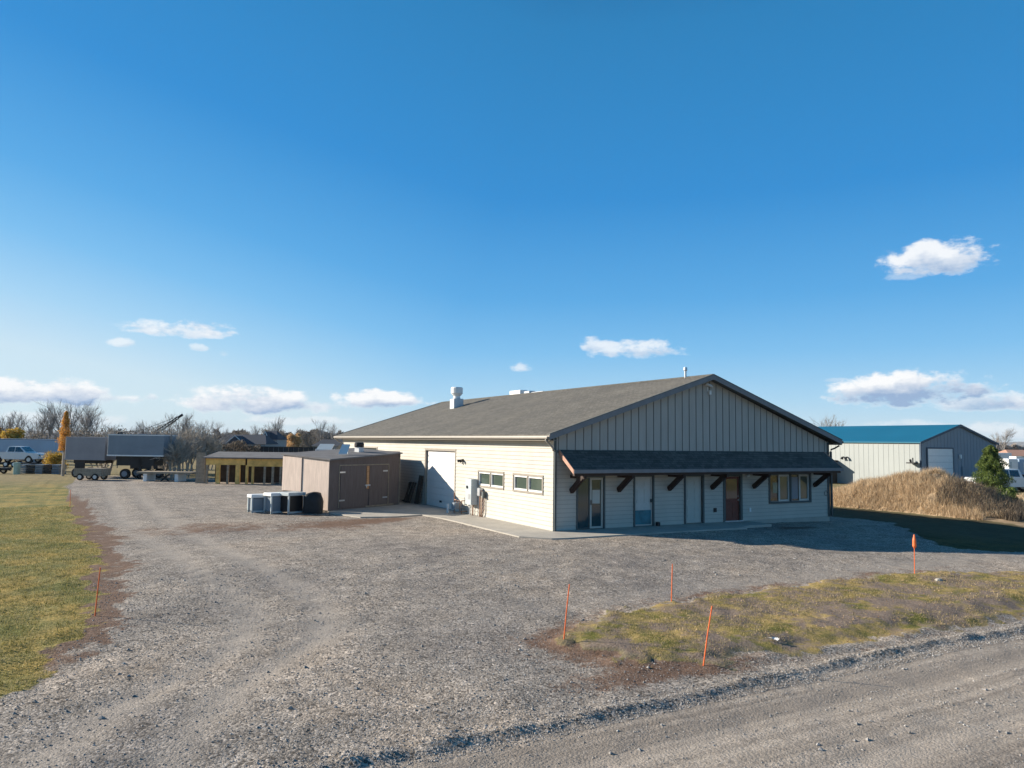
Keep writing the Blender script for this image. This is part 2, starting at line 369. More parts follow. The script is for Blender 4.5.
def ground_mat():
    m, nt, b = new_mat('ground_surface'); L = nt.links.new
    tc = nd(nt, 'ShaderNodeTexCoord').outputs['Object']
    def nz(sc_, det=4, ro=.6, vec=tc):
        n = nd(nt, 'ShaderNodeTexNoise', Scale=sc_, Detail=det, Roughness=ro); L(vec, n.inputs['Vector']); return n.outputs['Fac']
    def mp(scale):
        q = nd(nt, 'ShaderNodeMapping'); q.inputs['Scale'].default_value = scale; L(tc, q.inputs['Vector']); return q.outputs['Vector']
    def mix(f, a, c, mode='MIX'):
        q = nd(nt, 'ShaderNodeMix', data_type='RGBA', blend_type=mode)
        if isinstance(f, float): q.inputs[0].default_value = f
        else: L(f, q.inputs[0])
        for s, v in ((6, a), (7, c)):
            if isinstance(v, tuple): q.inputs[s].default_value = c4(v)
            else: L(v, q.inputs[s])
        return q.outputs[2]
    def mth(op, a, c, cl=False):
        q = nd(nt, 'ShaderNodeMath', operation=op, use_clamp=cl)
        for s, v in ((0, a), (1, c)):
            if isinstance(v, (int, float)): q.inputs[s].default_value = v
            else: L(v, q.inputs[s])
        return q.outputs[0]
    def mr(v, a, c):
        q = nd(nt, 'ShaderNodeMapRange', interpolation_type='SMOOTHSTEP'); L(v, q.inputs[0])
        q.inputs[1].default_value = a; q.inputs[2].default_value = c; return q.outputs[0]
    a1 = nd(nt, 'ShaderNodeVertexColor', layer_name='zone_a'); a2 = nd(nt, 'ShaderNodeVertexColor', layer_name='zone_b')
    s1 = nd(nt, 'ShaderNodeSeparateColor'); L(a1.outputs[0], s1.inputs[0]); s2 = nd(nt, 'ShaderNodeSeparateColor'); L(a2.outputs[0], s2.inputs[0])
    # gravel: three sizes of stone
    v1 = nd(nt, 'ShaderNodeTexVoronoi', Scale=26.); L(tc, v1.inputs['Vector'])
    v2 = nd(nt, 'ShaderNodeTexVoronoi', Scale=60.); L(tc, v2.inputs['Vector'])
    r1 = ramp(nt, v1.outputs['Color'], [(.18, (.09, .085, .08)), (.5, (.255, .24, .225)), (.84, (.54, .505, .47))])
    r2 = ramp(nt, v2.outputs['Color'], [(.18, (.11, .105, .10)), (.5, (.265, .25, .235)), (.86, (.52, .49, .455))])
    sel = mr(nz(5., 3), .42, .6)
    grav = mix(sel, r1.outputs['Color'], r2.outputs['Color'])
    big = ramp(nt, nz(.22, 5, .6), [(.32, (.74, .74, .76)), (.5, (1., .985, .965)), (.68, (1.20, 1.13, 1.05))])
    grav = mix(1., grav, big.outputs['Color'], 'MULTIPLY')
    med = ramp(nt, nz(1.7, 6, .68), [(.34, (.74, .72, .70)), (.64, (1.17, 1.15, 1.13))])
    grav = mix(1., grav, med.outputs['Color'], 'MULTIPLY')
    grav = mix(1., grav, (1.09, 1.045, .985), 'MULTIPLY')
    streak = ramp(nt, nz(1.2, 4, .6, mp((.05, 3.0, 1))), [(.38, (.72, .70, .68)), (.62, (1.16, 1.13, 1.09))])
    grav = mix(s2.outputs[2], grav, mix(1., grav, streak.outputs['Color'], 'MULTIPLY'))
    fine = ramp(nt, nz(38., 3, .7), [(.3, (.29, .25, .21)), (.7, (.46, .41, .355))])
    grav = mix(mth('MULTIPLY', s1.outputs[2], .9), grav, fine.outputs['Color'])
    grav = mix(mth('MULTIPLY', s2.outputs[2], .8), grav, mix(.3, mix(1., fine.outputs['Color'], streak.outputs['Color'], 'MULTIPLY'), grav))
    # brown dirt
    dc = ramp(nt, nz(14., 5, .7), [(.3, (.085, .045, .028)), (.55, (.18, .105, .068)), (.75, (.30, .21, .155))])
    df = mr(mth('ADD', s1.outputs[1], mth('MULTIPLY', mth('SUBTRACT', nz(6., 6, .75), .5), 1.5)), .34, .78)
    col = mix(mth('MULTIPLY', df, .85), grav, dc.outputs['Color'])
    # grass ground
    gc = ramp(nt, nz(22., 5, .75), [(.30, (.045, .055, .02)), (.45, (.16, .145, .048)), (.56, (.30, .25, .09)), (.70, (.47, .37, .19))])
    gb = ramp(nt, nz(.55, 5, .65), [(.40, (.62, .74, .60)), (.5, (1.05, 1.05, 1.)), (.60, (1.45, 1.22, 1.0))])
    gcol = mix(1., gc.outputs['Color'], gb.outputs['Color'], 'MULTIPLY')
    pc = ramp(nt, nz(26., 5, .8), [(.28, (.10, .085, .035)), (.45, (.24, .21, .08)), (.6, (.40, .32, .16)), (.74, (.58, .46, .30))])
    pm = ramp(nt, nz(1.1, 5, .7), [(.36, (.46, .56, .30)), (.5, (1.05, .95, .80)), (.64, (1.4, 1.2, 1.08))])
    pcol = mix(1., pc.outputs['Color'], pm.outputs['Color'], 'MULTIPLY')
    so = ramp(nt, nz(17., 5, .8), [(.3, (.13, .09, .065)), (.6, (.28, .22, .175)), (.75, (.44, .36, .29))])
    pcol = mix(mr(nz(.85, 5, .7), .43, .56), pcol, so.outputs['Color'])
    gcol = mix(s2.outputs[0], gcol, pcol)
    dry = ramp(nt, nz(1.5, 6, .8, mp((1, 1, 1))), [(.3, (.20, .155, .085)), (.6, (.31, .245, .14)), (.75, (.37, .30, .17))])
    dry2 = ramp(nt, nz(.02, 4, .6), [(.38, (.75, .82, .8)), (.6, (1.1, 1.05, 1.))])
    gcol = mix(mth('MULTIPLY', s2.outputs[1], .85), gcol, mix(1., dry.outputs['Color'], dry2.outputs['Color'], 'MULTIPLY'))
    gf = mr(mth('ADD', s1.outputs[0], mth('MULTIPLY', mth('SUBTRACT', nz(9., 6, .75), .5), 1.0)), .38, .66)
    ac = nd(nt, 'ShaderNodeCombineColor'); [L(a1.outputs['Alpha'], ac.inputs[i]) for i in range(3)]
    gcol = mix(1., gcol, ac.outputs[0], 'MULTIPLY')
    col = mix(gf, col, gcol)
    L(col, b.inputs['Base Color'])
    b.inputs['Roughness'].default_value = .95; b.inputs['Specular IOR Level'].default_value = .12
    h = mth('ADD', mth('MULTIPLY', v1.outputs['Distance'], -.5), mth('MULTIPLY', v2.outputs['Distance'], -.25))
    h = mth('ADD', h, mth('MULTIPLY', nz(16., 6, .8), .45))
    bp = nd(nt, 'ShaderNodeBump', Strength=.6, Distance=.024); L(h, bp.inputs['Height']); L(bp.outputs['Normal'], b.inputs['Normal'])
    return m
GM = ground_mat()
# one sheet, cut along its own zone lines into lot, road and grass ground (faces share their border)
fc = (Z1[F].mean(1), Z2[F].mean(1))
roadf = (fc[1][:, 2] > .5)
yardf = (fc[0][:, 0] < .5) & ~roadf & (np.hypot(V[F].mean(1)[:, 0], V[F].mean(1)[:, 1]) < 70)
def sub(name, mask):
    f = F[mask]; u, inv = np.unique(f, return_inverse=True)
    o = np_mesh(name, V[u], inv.reshape(f.shape), GM, {'zone_a': Z1[u], 'zone_b': Z2[u]}, smooth=True)
    return tag(o, kind='structure')
sub('ground', ~roadf & ~yardf); sub('gravel_lot', yardf); sub('gravel_road', roadf)
def gz_at(x, y):
    x = np.asarray(x, float); y = np.asarray(y, float)
    g, d, t, r, p, a, f = zones(x, y)
    return ground_z2(x, y, g, t, r, p)
def ground_z2(x, y, g, t, r, p):
    global near
    keep = near; near = np.exp(-(np.maximum(0, np.hypot(x+4, y+6)-24)/8)**2)
    z = ground_z(x, y, g, t, r, p, np.interp(x, BX, BY)); near = keep
    return z
def gz1(x, y): return float(gz_at(np.array([x]), np.array([y]))[0])

# loose stones on the gravel (nobody could count them)
def stones(n, x0, x1, y0, y1, smin, smax, keep, seed, name):
    r = np.random.default_rng(seed)
    # denser close to the camera
    u = r.random(n); X = x0+(x1-x0)*r.random(n); Y = y0+(y1-y0)*r.random(n)**1.35
    g, d, t, ro, p, a, f = zones(X, Y)
    k = (g < .45) & (r.random(n) > t*.5) & keep(X, Y, d, ro)
    X, Y, g, d, t, ro, p = [q[k] for q in (X, Y, g, d, t, ro, p)]
    Z = ground_z2(X, Y, g, t, ro, p); n = len(X)
    s = smin+(smax-smin)*r.random(n)**3.5
    base = np.array([(1,0,0),(-1,0,0),(0,1,0),(0,-1,0),(0,0,.75),(0,0,-.75)])
    fs = np.array([(0,2,4),(2,1,4),(1,3,4),(3,0,4),(2,0,5),(1,2,5),(3,1,5),(0,3,5)])
    P = base[None]*(1+.5*(r.random((n,6,3))-.5))*s[:, None, None]
    P[:, :, 0] *= .7+.8*r.random(n)[:, None]
    an = r.random(n)*6.28; c, q = np.cos(an)[:, None], np.sin(an)[:, None]
    px = P[:, :, 0]*c-P[:, :, 1]*q; py = P[:, :, 0]*q+P[:, :, 1]*c
    W = np.stack([px+X[:, None], py+Y[:, None], P[:, :, 2]+Z[:, None]+s[:, None]*.2], -1).reshape(-1, 3)
    FF = (fs[None]+np.arange(n)[:, None, None]*6).reshape(-1, 3)
    o = np_mesh(name, W, FF, STONE)
    return tag(o, 'loose grey stones scattered over the gravel', 'gravel', kind='stuff')
STONE = leafmat('loose_stone', [(.13, .125, .12), (.24, .23, .215), (.33, .31, .29), (.52, .50, .47)], 0)
stones(80000, -17, 6, -19.5, -4, .005, .018, lambda X, Y, d, ro: (ro < .5) | (vnoise(X*1.3, Y*5, 2) > .62), 3, 'loose_stones')
stones(2600, -17, 8, -19, -3, .016, .040, lambda X, Y, d, ro: fbm(X*.8, Y*.8, 3, 70) > .5, 9, 'larger_stones')
stones(15000, -16, 12, -16.05, -15.35, .006, .020, lambda X, Y, d, ro: Y > -16.2, 5, 'berm_stones')

# grass blades
def blades(n, X, Y, h0, h1, w, mat, name, label, Z=None, lean=.5, seed=1, cat='grass'):
    r = np.random.default_rng(seed)
    if Z is None:
        g, d, t, ro, p, a, f = zones(X, Y); Z = ground_z2(X, Y, g, t, ro, p)
    n = len(X); an = r.random(n)*6.283; h = h0+(h1-h0)*r.random(n)**1.5; wd = w*(.6+.8*r.random(n))
    la = r.random(n)*6.283; ll = lean*h*r.random(n)
    dx = np.cos(an)*wd/2; dy = np.sin(an)*wd/2
    a = np.stack([X-dx, Y-dy, Z-.01], -1); b = np.stack([X+dx, Y+dy, Z-.01], -1)
    m1 = np.stack([X-dx*.6+np.cos(la)*ll*.35, Y-dy*.6+np.sin(la)*ll*.35, Z+h*.6], -1)
    c = np.stack([X+np.cos(la)*ll, Y+np.sin(la)*ll, Z+h], -1)
    V = np.stack([a, b, c], 1).reshape(-1, 3); FF = np.arange(n*3).reshape(-1, 3)
    return tag(np_mesh(name, V, FF, mat), label, cat, kind='stuff')
r = np.random.default_rng(11)
n = 150000; X = -24+9.6*r.random(n); Y = -13.5+32*r.random(n)**1.7
g = zones(X, Y)[5]; k = (g*(.1+1.35*fbm(X*1.6, Y*1.6, 4, 21)) > .52); blades(0, X[k], Y[k], .015, .065, .018, M['grass'], 'lawn_grass', 'short yellow green grass at the left edge of the lot', lean=.9)
n = 90000; X = -8.5+24*r.random(n); Y = -15.5+5*r.random(n)
g = zones(X, Y)[4]; k = (g*(.02+1.45*fbm(X*1.1, Y*1.6, 4, 33)) > .70); blades(0, X[k], Y[k], .012, .045, .014, M['patchgrass'], 'patch_grass', 'patchy dry grass between the lot and the road', lean=1.1, seed=2)

r = np.random.default_rng(12); n = 4500
X = -8.2+26*r.random(n); Y = -15.3+4.8*r.random(n); k = (zones(X, Y)[4] > .6) & (fbm(X*1.5, Y*1.5, 3, 60) > .46); X, Y = X[k], Y[k]; n = len(X)
g, d, t, ro, p, a, f = zones(X, Y); Z = ground_z2(X, Y, g, t, ro, p)+.015
uu = r.normal(size=(n,3))*[1,1,.5]; uu /= np.linalg.norm(uu,axis=1)[:,None]; vv = np.cross(uu, r.normal(size=(n,3))*[.4,.4,1]); vv /= np.linalg.norm(vv,axis=1)[:,None]
s_ = (.010+.012*r.random(n))[:,None]; P = np.stack([X,Y,Z],-1)
tag(np_mesh('fallen_leaves', np.stack([P-uu*s_, P+vv*s_*.7, P+uu*s_, P-vv*s_*.7],1).reshape(-1,3), np.arange(n*4).reshape(-1,4), M['litter']), 'small tan dead leaves lying in the grass patch', 'leaves', kind='stuff')
# ---------------------------------------------------------------- main building
W, LN, HE = 16.01, 29.02, 3.66
RZ, SL = 6.51, .3272
def roof_z(x): return RZ-SL*abs(x-W/2)
B = thing('metal_shop_building', 'long cream sided workshop with grey shingle roof and awning over a row of doors', 'building', (0,0,0))
def siding(u0, u1, z0, z1, holes, to3, step=.168, lap=.016):
    mb = MB(); z = z0
    while z < z1-1e-4:
        zb = min(z+step, z1)
        cuts = sorted({z, zb} | {c for h in holes for c in h[2:4] if z < c < zb})
        for a, c in zip(cuts[:-1], cuts[1:]):
            mid = (a+c)/2; spans = [(u0, u1)]
            for h in holes:
                if h[2] < mid < h[3]:
                    ns = []
                    for s, e in spans:
                        if h[1] <= s or h[0] >= e: ns.append((s, e)); continue
                        if h[0] > s: ns.append((s, h[0]))
                        if h[1] < e: ns.append((h[1], e))
                    spans = ns
            oa = lap*(1-(a-z)/step); oc = lap*(1-(c-z)/step)
            for s, e in spans:
                mb.add([to3(s, oa, a), to3(e, oa, a), to3(e, oc, c), to3(s, oc, c)], [(0,1,2,3)])
                if a == z: mb.add([to3(s, 0, a), to3(e, 0, a), to3(e, oa, a), to3(s, oa, a)], [(0,1,2,3)])
        z = zb
    return mb
def build_raw(mb, name, mat, parent):
    me = bpy.data.meshes.new(name); me.from_pydata(mb.v, [], mb.f); me.materials.append(mat)
    o = bpy.data.objects.new(name, me); COL.objects.link(o); o.parent = parent; return o
side_holes = [(9.16, 13.09, -1, 2.976), (4.008, 6.576, 1.341, 2.115), (.70, 3.197, 1.341, 2.115), (21.2, 24.7, 2.35, 2.98)]
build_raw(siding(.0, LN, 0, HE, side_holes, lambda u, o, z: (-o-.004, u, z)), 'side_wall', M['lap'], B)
front_holes = [(1.14, 2.47, -1, 2.05), (3.93, 5.0, -1, 2.08), (6.68, 7.80, -1, 2.10), (8.97, 10.11, -1, 2.13), (11.83, 14.70, .73, 2.14)]
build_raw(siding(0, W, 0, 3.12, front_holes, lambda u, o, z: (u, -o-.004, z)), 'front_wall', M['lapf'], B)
mb = MB(); mb.prism([(0,3.12),(W,3.12),(W,3.62),(W/2,roof_z(W/2)-.14),(0,3.62)], -.02, .05); mb.build('gable_boards', M['board'], B)
mb = MB(); x = .22
while x < W-.1:
    mb.box(x-.014, x+.014, -.036, -.021, 3.14, roof_z(x)-.19); x += .3975
mb.box(.02, W-.02, -.05, -.0215, 3.03, 3.135)
mb.build('gable_battens', M['batten'], B)
# other two walls and the solid core behind the cladding
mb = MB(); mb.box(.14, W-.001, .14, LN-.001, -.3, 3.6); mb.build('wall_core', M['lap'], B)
mb = MB(); mb.prism([(0.02,3.3),(W-.02,3.3),(W-.02,3.58),(W/2,roof_z(W/2)-.16),(0.02,3.58)], LN-.05, LN+.001); mb.build('rear_gable', M['board'], B)
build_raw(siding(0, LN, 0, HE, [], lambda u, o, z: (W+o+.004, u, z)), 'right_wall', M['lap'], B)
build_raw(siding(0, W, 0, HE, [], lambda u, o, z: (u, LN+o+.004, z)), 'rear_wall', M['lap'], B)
# reveals closing the cladding to the core at each opening
mb = MB()
for (a, b_, z0, z1) in side_holes:
    z0 = max(z0, 0); mb.box(.0, .139, a-.03, a, z0, z1); mb.box(.0, .139, b_, b_+.03, z0, z1); mb.box(.0, .139, a-.03, b_+.03, z1, z1+.03)
    if z0 > 0: mb.box(.0, .139, a-.03, b_+.03, z0-.03, z0)
for (a, b_, z0, z1) in front_holes:
    z0 = max(z0, 0); mb.box(a-.03, a, .0, .139, z0, z1); mb.box(b_, b_+.03, .0, .139, z0, z1); mb.box(a-.03, b_+.03, 0, .139, z1, z1+.03)
    if z0 > 0: mb.box(a-.03, b_+.03, 0, .139, z0-.03, z0)
mb.box(-.001, .139, -.001, LN, 3.55, 3.66); mb.box(0, W, .0, .139, 3.0, 3.1)
mb.build('opening_reveals', M['trim'], B)
mb = MB(); mb.box(-.06, .30, -.06, LN, -.35, -.001) if False else mb.box(-.012, W+.012, -.012, LN+.012, -.35, -.002); mb.build('foundation', M['concrete'], B)
# corner boards
for (x0, x1, y0, y1, zt) in ((-.028, .0, -.05, .10, 3.62), (.0, .115, -.05, -.026, 3.62), (W-.115, W+.03, -.05, -.026, 3.62), (W+.0225, W+.045, -.026, .10, 3.62)):
    MB().box(x0, x1, y0, y1, 0, zt).build('corner_board', M['trim'] if y1 < 0 else M['lap'], B)
# roof
EO, GO, TH = .465, .444, .10
ex0, ex1 = -EO, W+EO; y0, y1 = -GO, LN+GO
mb = MB()
prof = [(ex0, roof_z(ex0)), (W/2, RZ), (ex1, roof_z(ex1)), (ex1, roof_z(ex1)-TH), (W/2, RZ-TH-.02), (ex0, roof_z(ex0)-TH)]
mb.prism(prof, y0, y1)
roof = mb.build('roof', M['shingle'], B, uvf=lambda c: (c.y, c.x*1.05))
mb = MB()
for s in (0, 1):
    for k in range(60): pass
mb.prism([(W/2-.16, RZ-.045), (W/2, RZ+.022), (W/2+.16, RZ-.045), (W/2+.16, RZ-.02), (W/2, RZ+.045), (W/2-.16, RZ-.02)], y0, y1)
mb.build('ridge_cap', M['shingle'], roof, uvf=lambda c: (c.x, c.y))
for yy in (y0-.032, y1+.002):
    for s in (-1, 1):
        xa, xb = (ex0, W/2) if s < 0 else (W/2, ex1)
        p = [(xa, roof_z(xa)+.012), (xb, roof_z(xb)+.012), (xb, roof_z(xb)-.21), (xa, roof_z(xa)-.21)]
        MB().prism(p, yy, yy+.03).build('rake_board', M['rake'], roof)
        p = [(xa, roof_z(xa)+.035), (xb, roof_z(xb)+.035), (xb, roof_z(xb)+.013), (xa, roof_z(xa)+.013)]
        MB().prism(p, yy-.02, yy+.05).build('drip_edge', M['trim'], roof)
for s in (-1, 1):
    xa = ex0 if s < 0 else ex1-.465
    p0, p1 = (ex0+.02, 3.50), (.0, 3.50)
    q = [(ex0+.02, 3.515), (-.02, 3.515), (-.02, 3.50), (ex0+.02, 3.50)] if s < 0 else [(W+.03, 3.515), (ex1-.02, 3.515), (ex1-.02, 3.50), (W+.03, 3.50)]
    MB().prism(q, y0, y1).build('soffit', M['soffit'], roof)
mb = MB(); 
for s in (-1, 1):
    xa, xb = (ex0+.05, W/2) if s < 0 else (W/2, ex1-.05)
    mb.prism([(xa, roof_z(xa)-TH-.03), (xb, roof_z(xb)-TH-.03), (xb, roof_z(xb)-TH-.045), (xa, roof_z(xa)-TH-.045)], y0+.0, -.05)
mb.build('soffit', M['trim'], roof)
for s in (-1, 1):
    xg = ex0 if s < 0 else ex1
    mb = MB(); prof = [(0, 0), (.11, -.01), (.125, .035), (.11, .10), (.13, .115), (.12, .118), (.098, .104), (.11, .04), (.10, .005), (.012, .012), (.012, .118), (0, .118)]
    mb.prism([(xg+s*(a), 3.585+z) for a, z in prof], y0-.01, y1+.01)
    g = mb.build('gutter', M['gutter'] if s < 0 else M['trim'], B)
    MB().box(min(xg, xg-s*.03), max(xg, xg-s*.03), y0, y1, 3.50, 3.70).build('fascia', M['taupe'], B)
    if s < 0:
        for yy, yc in ((-.30, -.09), (LN+.25, LN+.09)):
            mb = MB(); mb.tube([(xg-.06, yy, 3.59), (xg-.05, yy, 3.50), (xg+.12, yy+(yc-yy)*.3, 3.38), (-.08, yc, 3.22), (-.05, yc, 3.1)], .042, 8)
            mb.build('downspout_elbow', M['gutter'], g, smooth=True)
        MB().box(.0, .085, -.125, -.052, .02, 3.14).build('downspout', M['trim'], g)
    else:
        mb = MB(); mb.tube([(xg+.05, -.25, 3.59), (xg+.04, -.25, 3.46), (xg-.2, -.17, 3.33), (W+.09, -.11, 3.27), (W+.085, -.1, 3.15)], .042, 8)
        mb.build('downspout_elbow', M['trim'], g, smooth=True)
        MB().box(W+.04, W+.12, -.14, -.053, .02, 3.17).build('downspout', M['trim'], g)

# awning
AX0, AX1, AT, AF, AY = .27, 15.63, 3.15, 2.40, -1.10
mb = MB(); mb.prism([(-.052, AT), (AY, AF), (AY, AF-.07), (-.052, AT-.07)], AX0, AX1, 'x')
aw = mb.build('awning_roof', M['shingle2'], B, uvf=lambda c: (c.x, c.y*1.2))
MB().box(AX0-.02, AX1+.02, AY-.035, AY-.002, AF-.13, AF+.012).build('awning_fascia', M['rake'], aw)
for xx in (AX0-.045, AX1+.003):
    MB().prism([(-.053, AT+.012), (AY-.002, AF+.012), (AY-.002, AF-.17), (-.053, AT-.19)], xx, xx+.04, 'x').build('barge_board', M['barge'], aw)  # barge boards painted in the sunlit tone of the brown stain
mb = MB(); mb.prism([(-.05, AT-.085), (AY+.02, AF-.085), (AY+.02, AF-.10), (-.05, AT-.10)], AX0, AX1, 'x'); mb.build('awning_soffit', M['stain'], aw)
MB().box(AX0+.05, AX1-.05, -1.03, -.90, 2.17, 2.312).build('awning_beam', M['stain'], aw)
for bx in (.82, 3.13, 5.80, 8.25, 10.82, 14.92):
    mb = MB()
    mb.bar((bx, -.045, 1.52), (bx, -.97, 2.20), .14, .19)
    mb.box(bx-.06, bx+.06, -1.02, -.05, 2.05, 2.168)
    mb.build('knee_brace', M['stain'], aw)

# front doors
def panel_door(x0, x1, z0, z1, yf, mat, parent, name='door'):
    mb = MB(); mb.box(x0, x1, yf, yf+.045, z0, z1)
    w = x1-x0; h = z1-z0
    for cx_ in (x0+w*.28, x0+w*.72):
        for a, c in ((.80, .93), (.45, .76), (.10, .39)):
            hw = w*.16; za, zc = z0+h*a, z0+h*c
            mb.box(cx_-hw, cx_+hw, yf-.006, yf-.0005, za, zc)
            mb.box(cx_-hw+.035, cx_+hw-.035, yf-.016, yf-.0065, za+.035, zc-.035)
    return mb.build(name, mat, parent)
def frame(x0, x1, z0, z1, w, y0, y1, mat, parent, name, bottom=True):
    mb = MB(); mb.box(x0, x0+w, y0, y1, z0, z1); mb.box(x1-w, x1, y0, y1, z0, z1); mb.box(x0+w, x1-w, y0, y1, z1-w, z1)
    if bottom: mb.box(x0+w, x1-w, y0, y1, z0, z0+w)
    return mb.build(name, mat, parent)
# glazed double entry
d = MB().box(1.14, 1.765, .05, .09, .02, 2.03).build('sliding_door', M['glass_t'], B); d['label'] = 'dark glazed door leaf by the corner'
frame(1.141, 1.765, .02, 2.03, .045, .03, .049, M['trim'], d, 'door_frame')
d = MB().box(1.775, 2.39, .06, .09, .04, 2.0).build('sliding_door', M['glass_t'], B); d['label'] = 'pale framed glazed door leaf'
frame(1.77, 2.40, .02, 2.03, .075, .02, .059, M['door_c'], d, 'door_frame')
MB().box(1.90, 2.27, .052, .0595, 1.0, 1.55).build('cream_reflection', M['door_c'], d)  # cream sheet paints in the pale reflection on the upper glass
MB().box(1.79, 1.815, -.01, .019, .95, 1.15).build('handle', M['black'], d)
frame(1.08, 2.47, .0, 2.12, .06, -.05, .02, M['trim'], B, 'door_trim', False)
# storm door
d = panel_door(4.03, 4.90, .03, 2.03, .06, M['door_w'], B); d['label'] = 'pale six panel door with a teal reflection painted low down'
MB().box(4.05, 4.88, .030, .0435, .08, .66).build('reflection_panel', M['teal'], d)  # teal sheet paints in the reflection of the storm door's lower glass
frame(4.0, 4.93, .03, 2.05, .04, .02, .044, M['door_w'], d, 'storm_frame')
mb = MB(); mb.box(4.84, 4.88, -.03, .019, .98, 1.12); mb.build('handle', M['black'], d); MB().tube([(4.12, .02, 1.03), (4.12, -.03, 1.03)], .022).build('lock', M['metal'], d)
frame(3.92, 5.01, .0, 2.13, .075, -.05, .02, M['trim'], B, 'door_trim', False)
# plain door
d = panel_door(6.77, 7.72, .03, 2.03, .06, M['door_c'], B); d['label'] = 'plain grey green six panel door'
MB().tube([(6.86, .05, 1.0), (6.86, -.0, 1.0), (6.86, -.02, 1.0)], [.02, .02, .03]).build('handle', M['metal'], d)
frame(6.665, 7.81, .0, 2.14, .09, -.05, .02, M['trim'], B, 'door_trim', False)
# red door
mb = MB(); mb.box(9.09, 9.98, .05, .095, .04, 2.0)
for a, c in ((9.17, 9.50), (9.57, 9.90)): mb.box(a, c, .040, .0495, .16, .86)
d = mb.build('door', M['door_r'], B); d['label'] = 'red brown door with a glazed upper half'
MB().box(9.20, 9.87, .040, .0495, 1.02, 1.9).build('door_pane', M['glass'], d)
frame(9.17, 9.90, .99, 1.93, .03, .028, .0395, M['door_r'], d, 'pane_frame')
mb = MB(); mb.tube([(9.91, .05, .95), (9.91, -.01, .95)], .03); mb.build('handle', M['metal'], d); MB().tube([(9.91, .05, 1.12), (9.91, .02, 1.12)], .026).build('lock', M['metal'], d)
frame(8.955, 10.12, .0, 2.15, .125, -.05, .02, M['trim'], B, 'door_trim', False)
MB().box(9.0, 10.1, -.10, .05, .0, .045).build('threshold', M['metal'], B)
# front window
for i, (a, b_) in enumerate(((11.90, 13.26), (13.34, 14.62))):
    m_ = (a+b_)/2-.04
    w = MB().box(a, b_, .07, .1, .81, 2.06).build('front_window', M['glass'], B)
    MB().box(m_+.09, b_-.09, .060, .0695, .9, 1.97).build('window_pane', M['glass_g'], w)
    MB().box(a+.04+.25*(i == 0), m_-.05, .064, .0695, 1.2 if i == 0 else .9, 1.7 if i == 0 else 1.95).build('curtain', M['blind'] if i == 0 else M['violet'], w)
    frame(m_, b_, .81, 2.06, .085, .03, .059, M['door_w'], w, 'window_sash')
    frame(a, m_, .81, 2.06, .03, .03, .059, M['taupe'], w, 'window_sash')
frame(11.82, 14.71, .72, 2.15, .085, -.05, .028, M['trim'], B, 'window_trim')
MB().box(13.26, 13.34, -.048, .03, .80, 2.07).build('window_mullion', M['trim'], B)
# little fixtures on the front
MB().bev(8.36, 8.53, -.06, -.026, .46, .64, .008).build('outlet_box', M['black'], B)
MB().bev(10.53, 10.65, -.06, -.026, .40, .58, .008).build('outlet_box', M['white'], B)
mb = MB(); mb.tube([(10.43, -.03, 2.06), (10.43, -.10, 2.06), (10.43, -.13, 2.03)], [.05, .07, .09]); mb.build('wall_lamp', M['white'], B)
mb = MB(); mb.tube([(15.73+.11*math.cos(t*.7), -.06, 1.14+.12*math.sin(t*.7)) for t in range(9)], .012, 6); mb.build('hose_hook', M['trim'], B)
MB().bev(5.06, 5.2, -.2, -.06, .0, .16, .01).build('door_stop', M['black'], B)
mb = MB(); mb.tube([(7.95, -.03, 6.08), (7.95, -.12, 6.08)], .035); mb.tube([(7.90, -.13, 6.12), (8.03, -.30, 6.03)], [.055, .045], 10)
mb.tube([(8.10, -.10, 6.05), (8.20, -.22, 6.0)], [.03, .045], 8); mb.build('security_camera', M['white'], B)
mb = MB(); mb.box(8.03, 8.07, -.05, -.03, 5.8, 6.0); mb.bev(8.08, 8.20, -.14, -.046, 5.66, 5.84, .012); mb.build('security_camera', M['white'], B)
# roof furniture
pz = roof_z(7.9)
mb = MB(); mb.tube([(7.9, 1.23, pz-.05), (7.9, 1.23, pz+.36)], .055, 12); mb.tube([(7.9, 1.23, pz+.34), (7.9, 1.23, pz+.37), (7.9, 1.23, pz+.50)], [.085, .095, .075], 12)
mb.build('vent_pipe', M['metal'], roof, smooth=False)
sx, sy = 5.75, 21.75; zb = roof_z(sx)
mb = MB(); mb.bev(sx-.36, sx+.36, sy-.36, sy+.36, zb-.25, zb+.58, .03)
v = mb.build('exhaust_curb', M['metal'], roof)
mb = MB(); mb.tube([(sx, sy, zb+.58), (sx, sy, zb+.78), (sx, sy, zb+.82), (sx, sy, zb+.90), (sx, sy, zb+.94), (sx, sy, zb+1.30), (sx, sy, zb+1.37)], [.26, .23, .31, .35, .41, .41, .37], 20)
mb.build('exhaust_fan', M['white'], v)
mb = MB(); mb.bev(8.8, 9.4, 18.3, 19.8, 6.0, 6.92, .03); v = mb.build('rooftop_unit', M['white'], roof)
mb = MB(); mb.bev(8.8, 9.3, 17.1, 17.8, 6.0, 6.80, .03); mb.tube([(9.0, 15.6, 6.62), (9.0, 17.2, 6.62)], .10); mb.build('duct', M['metal'], v)
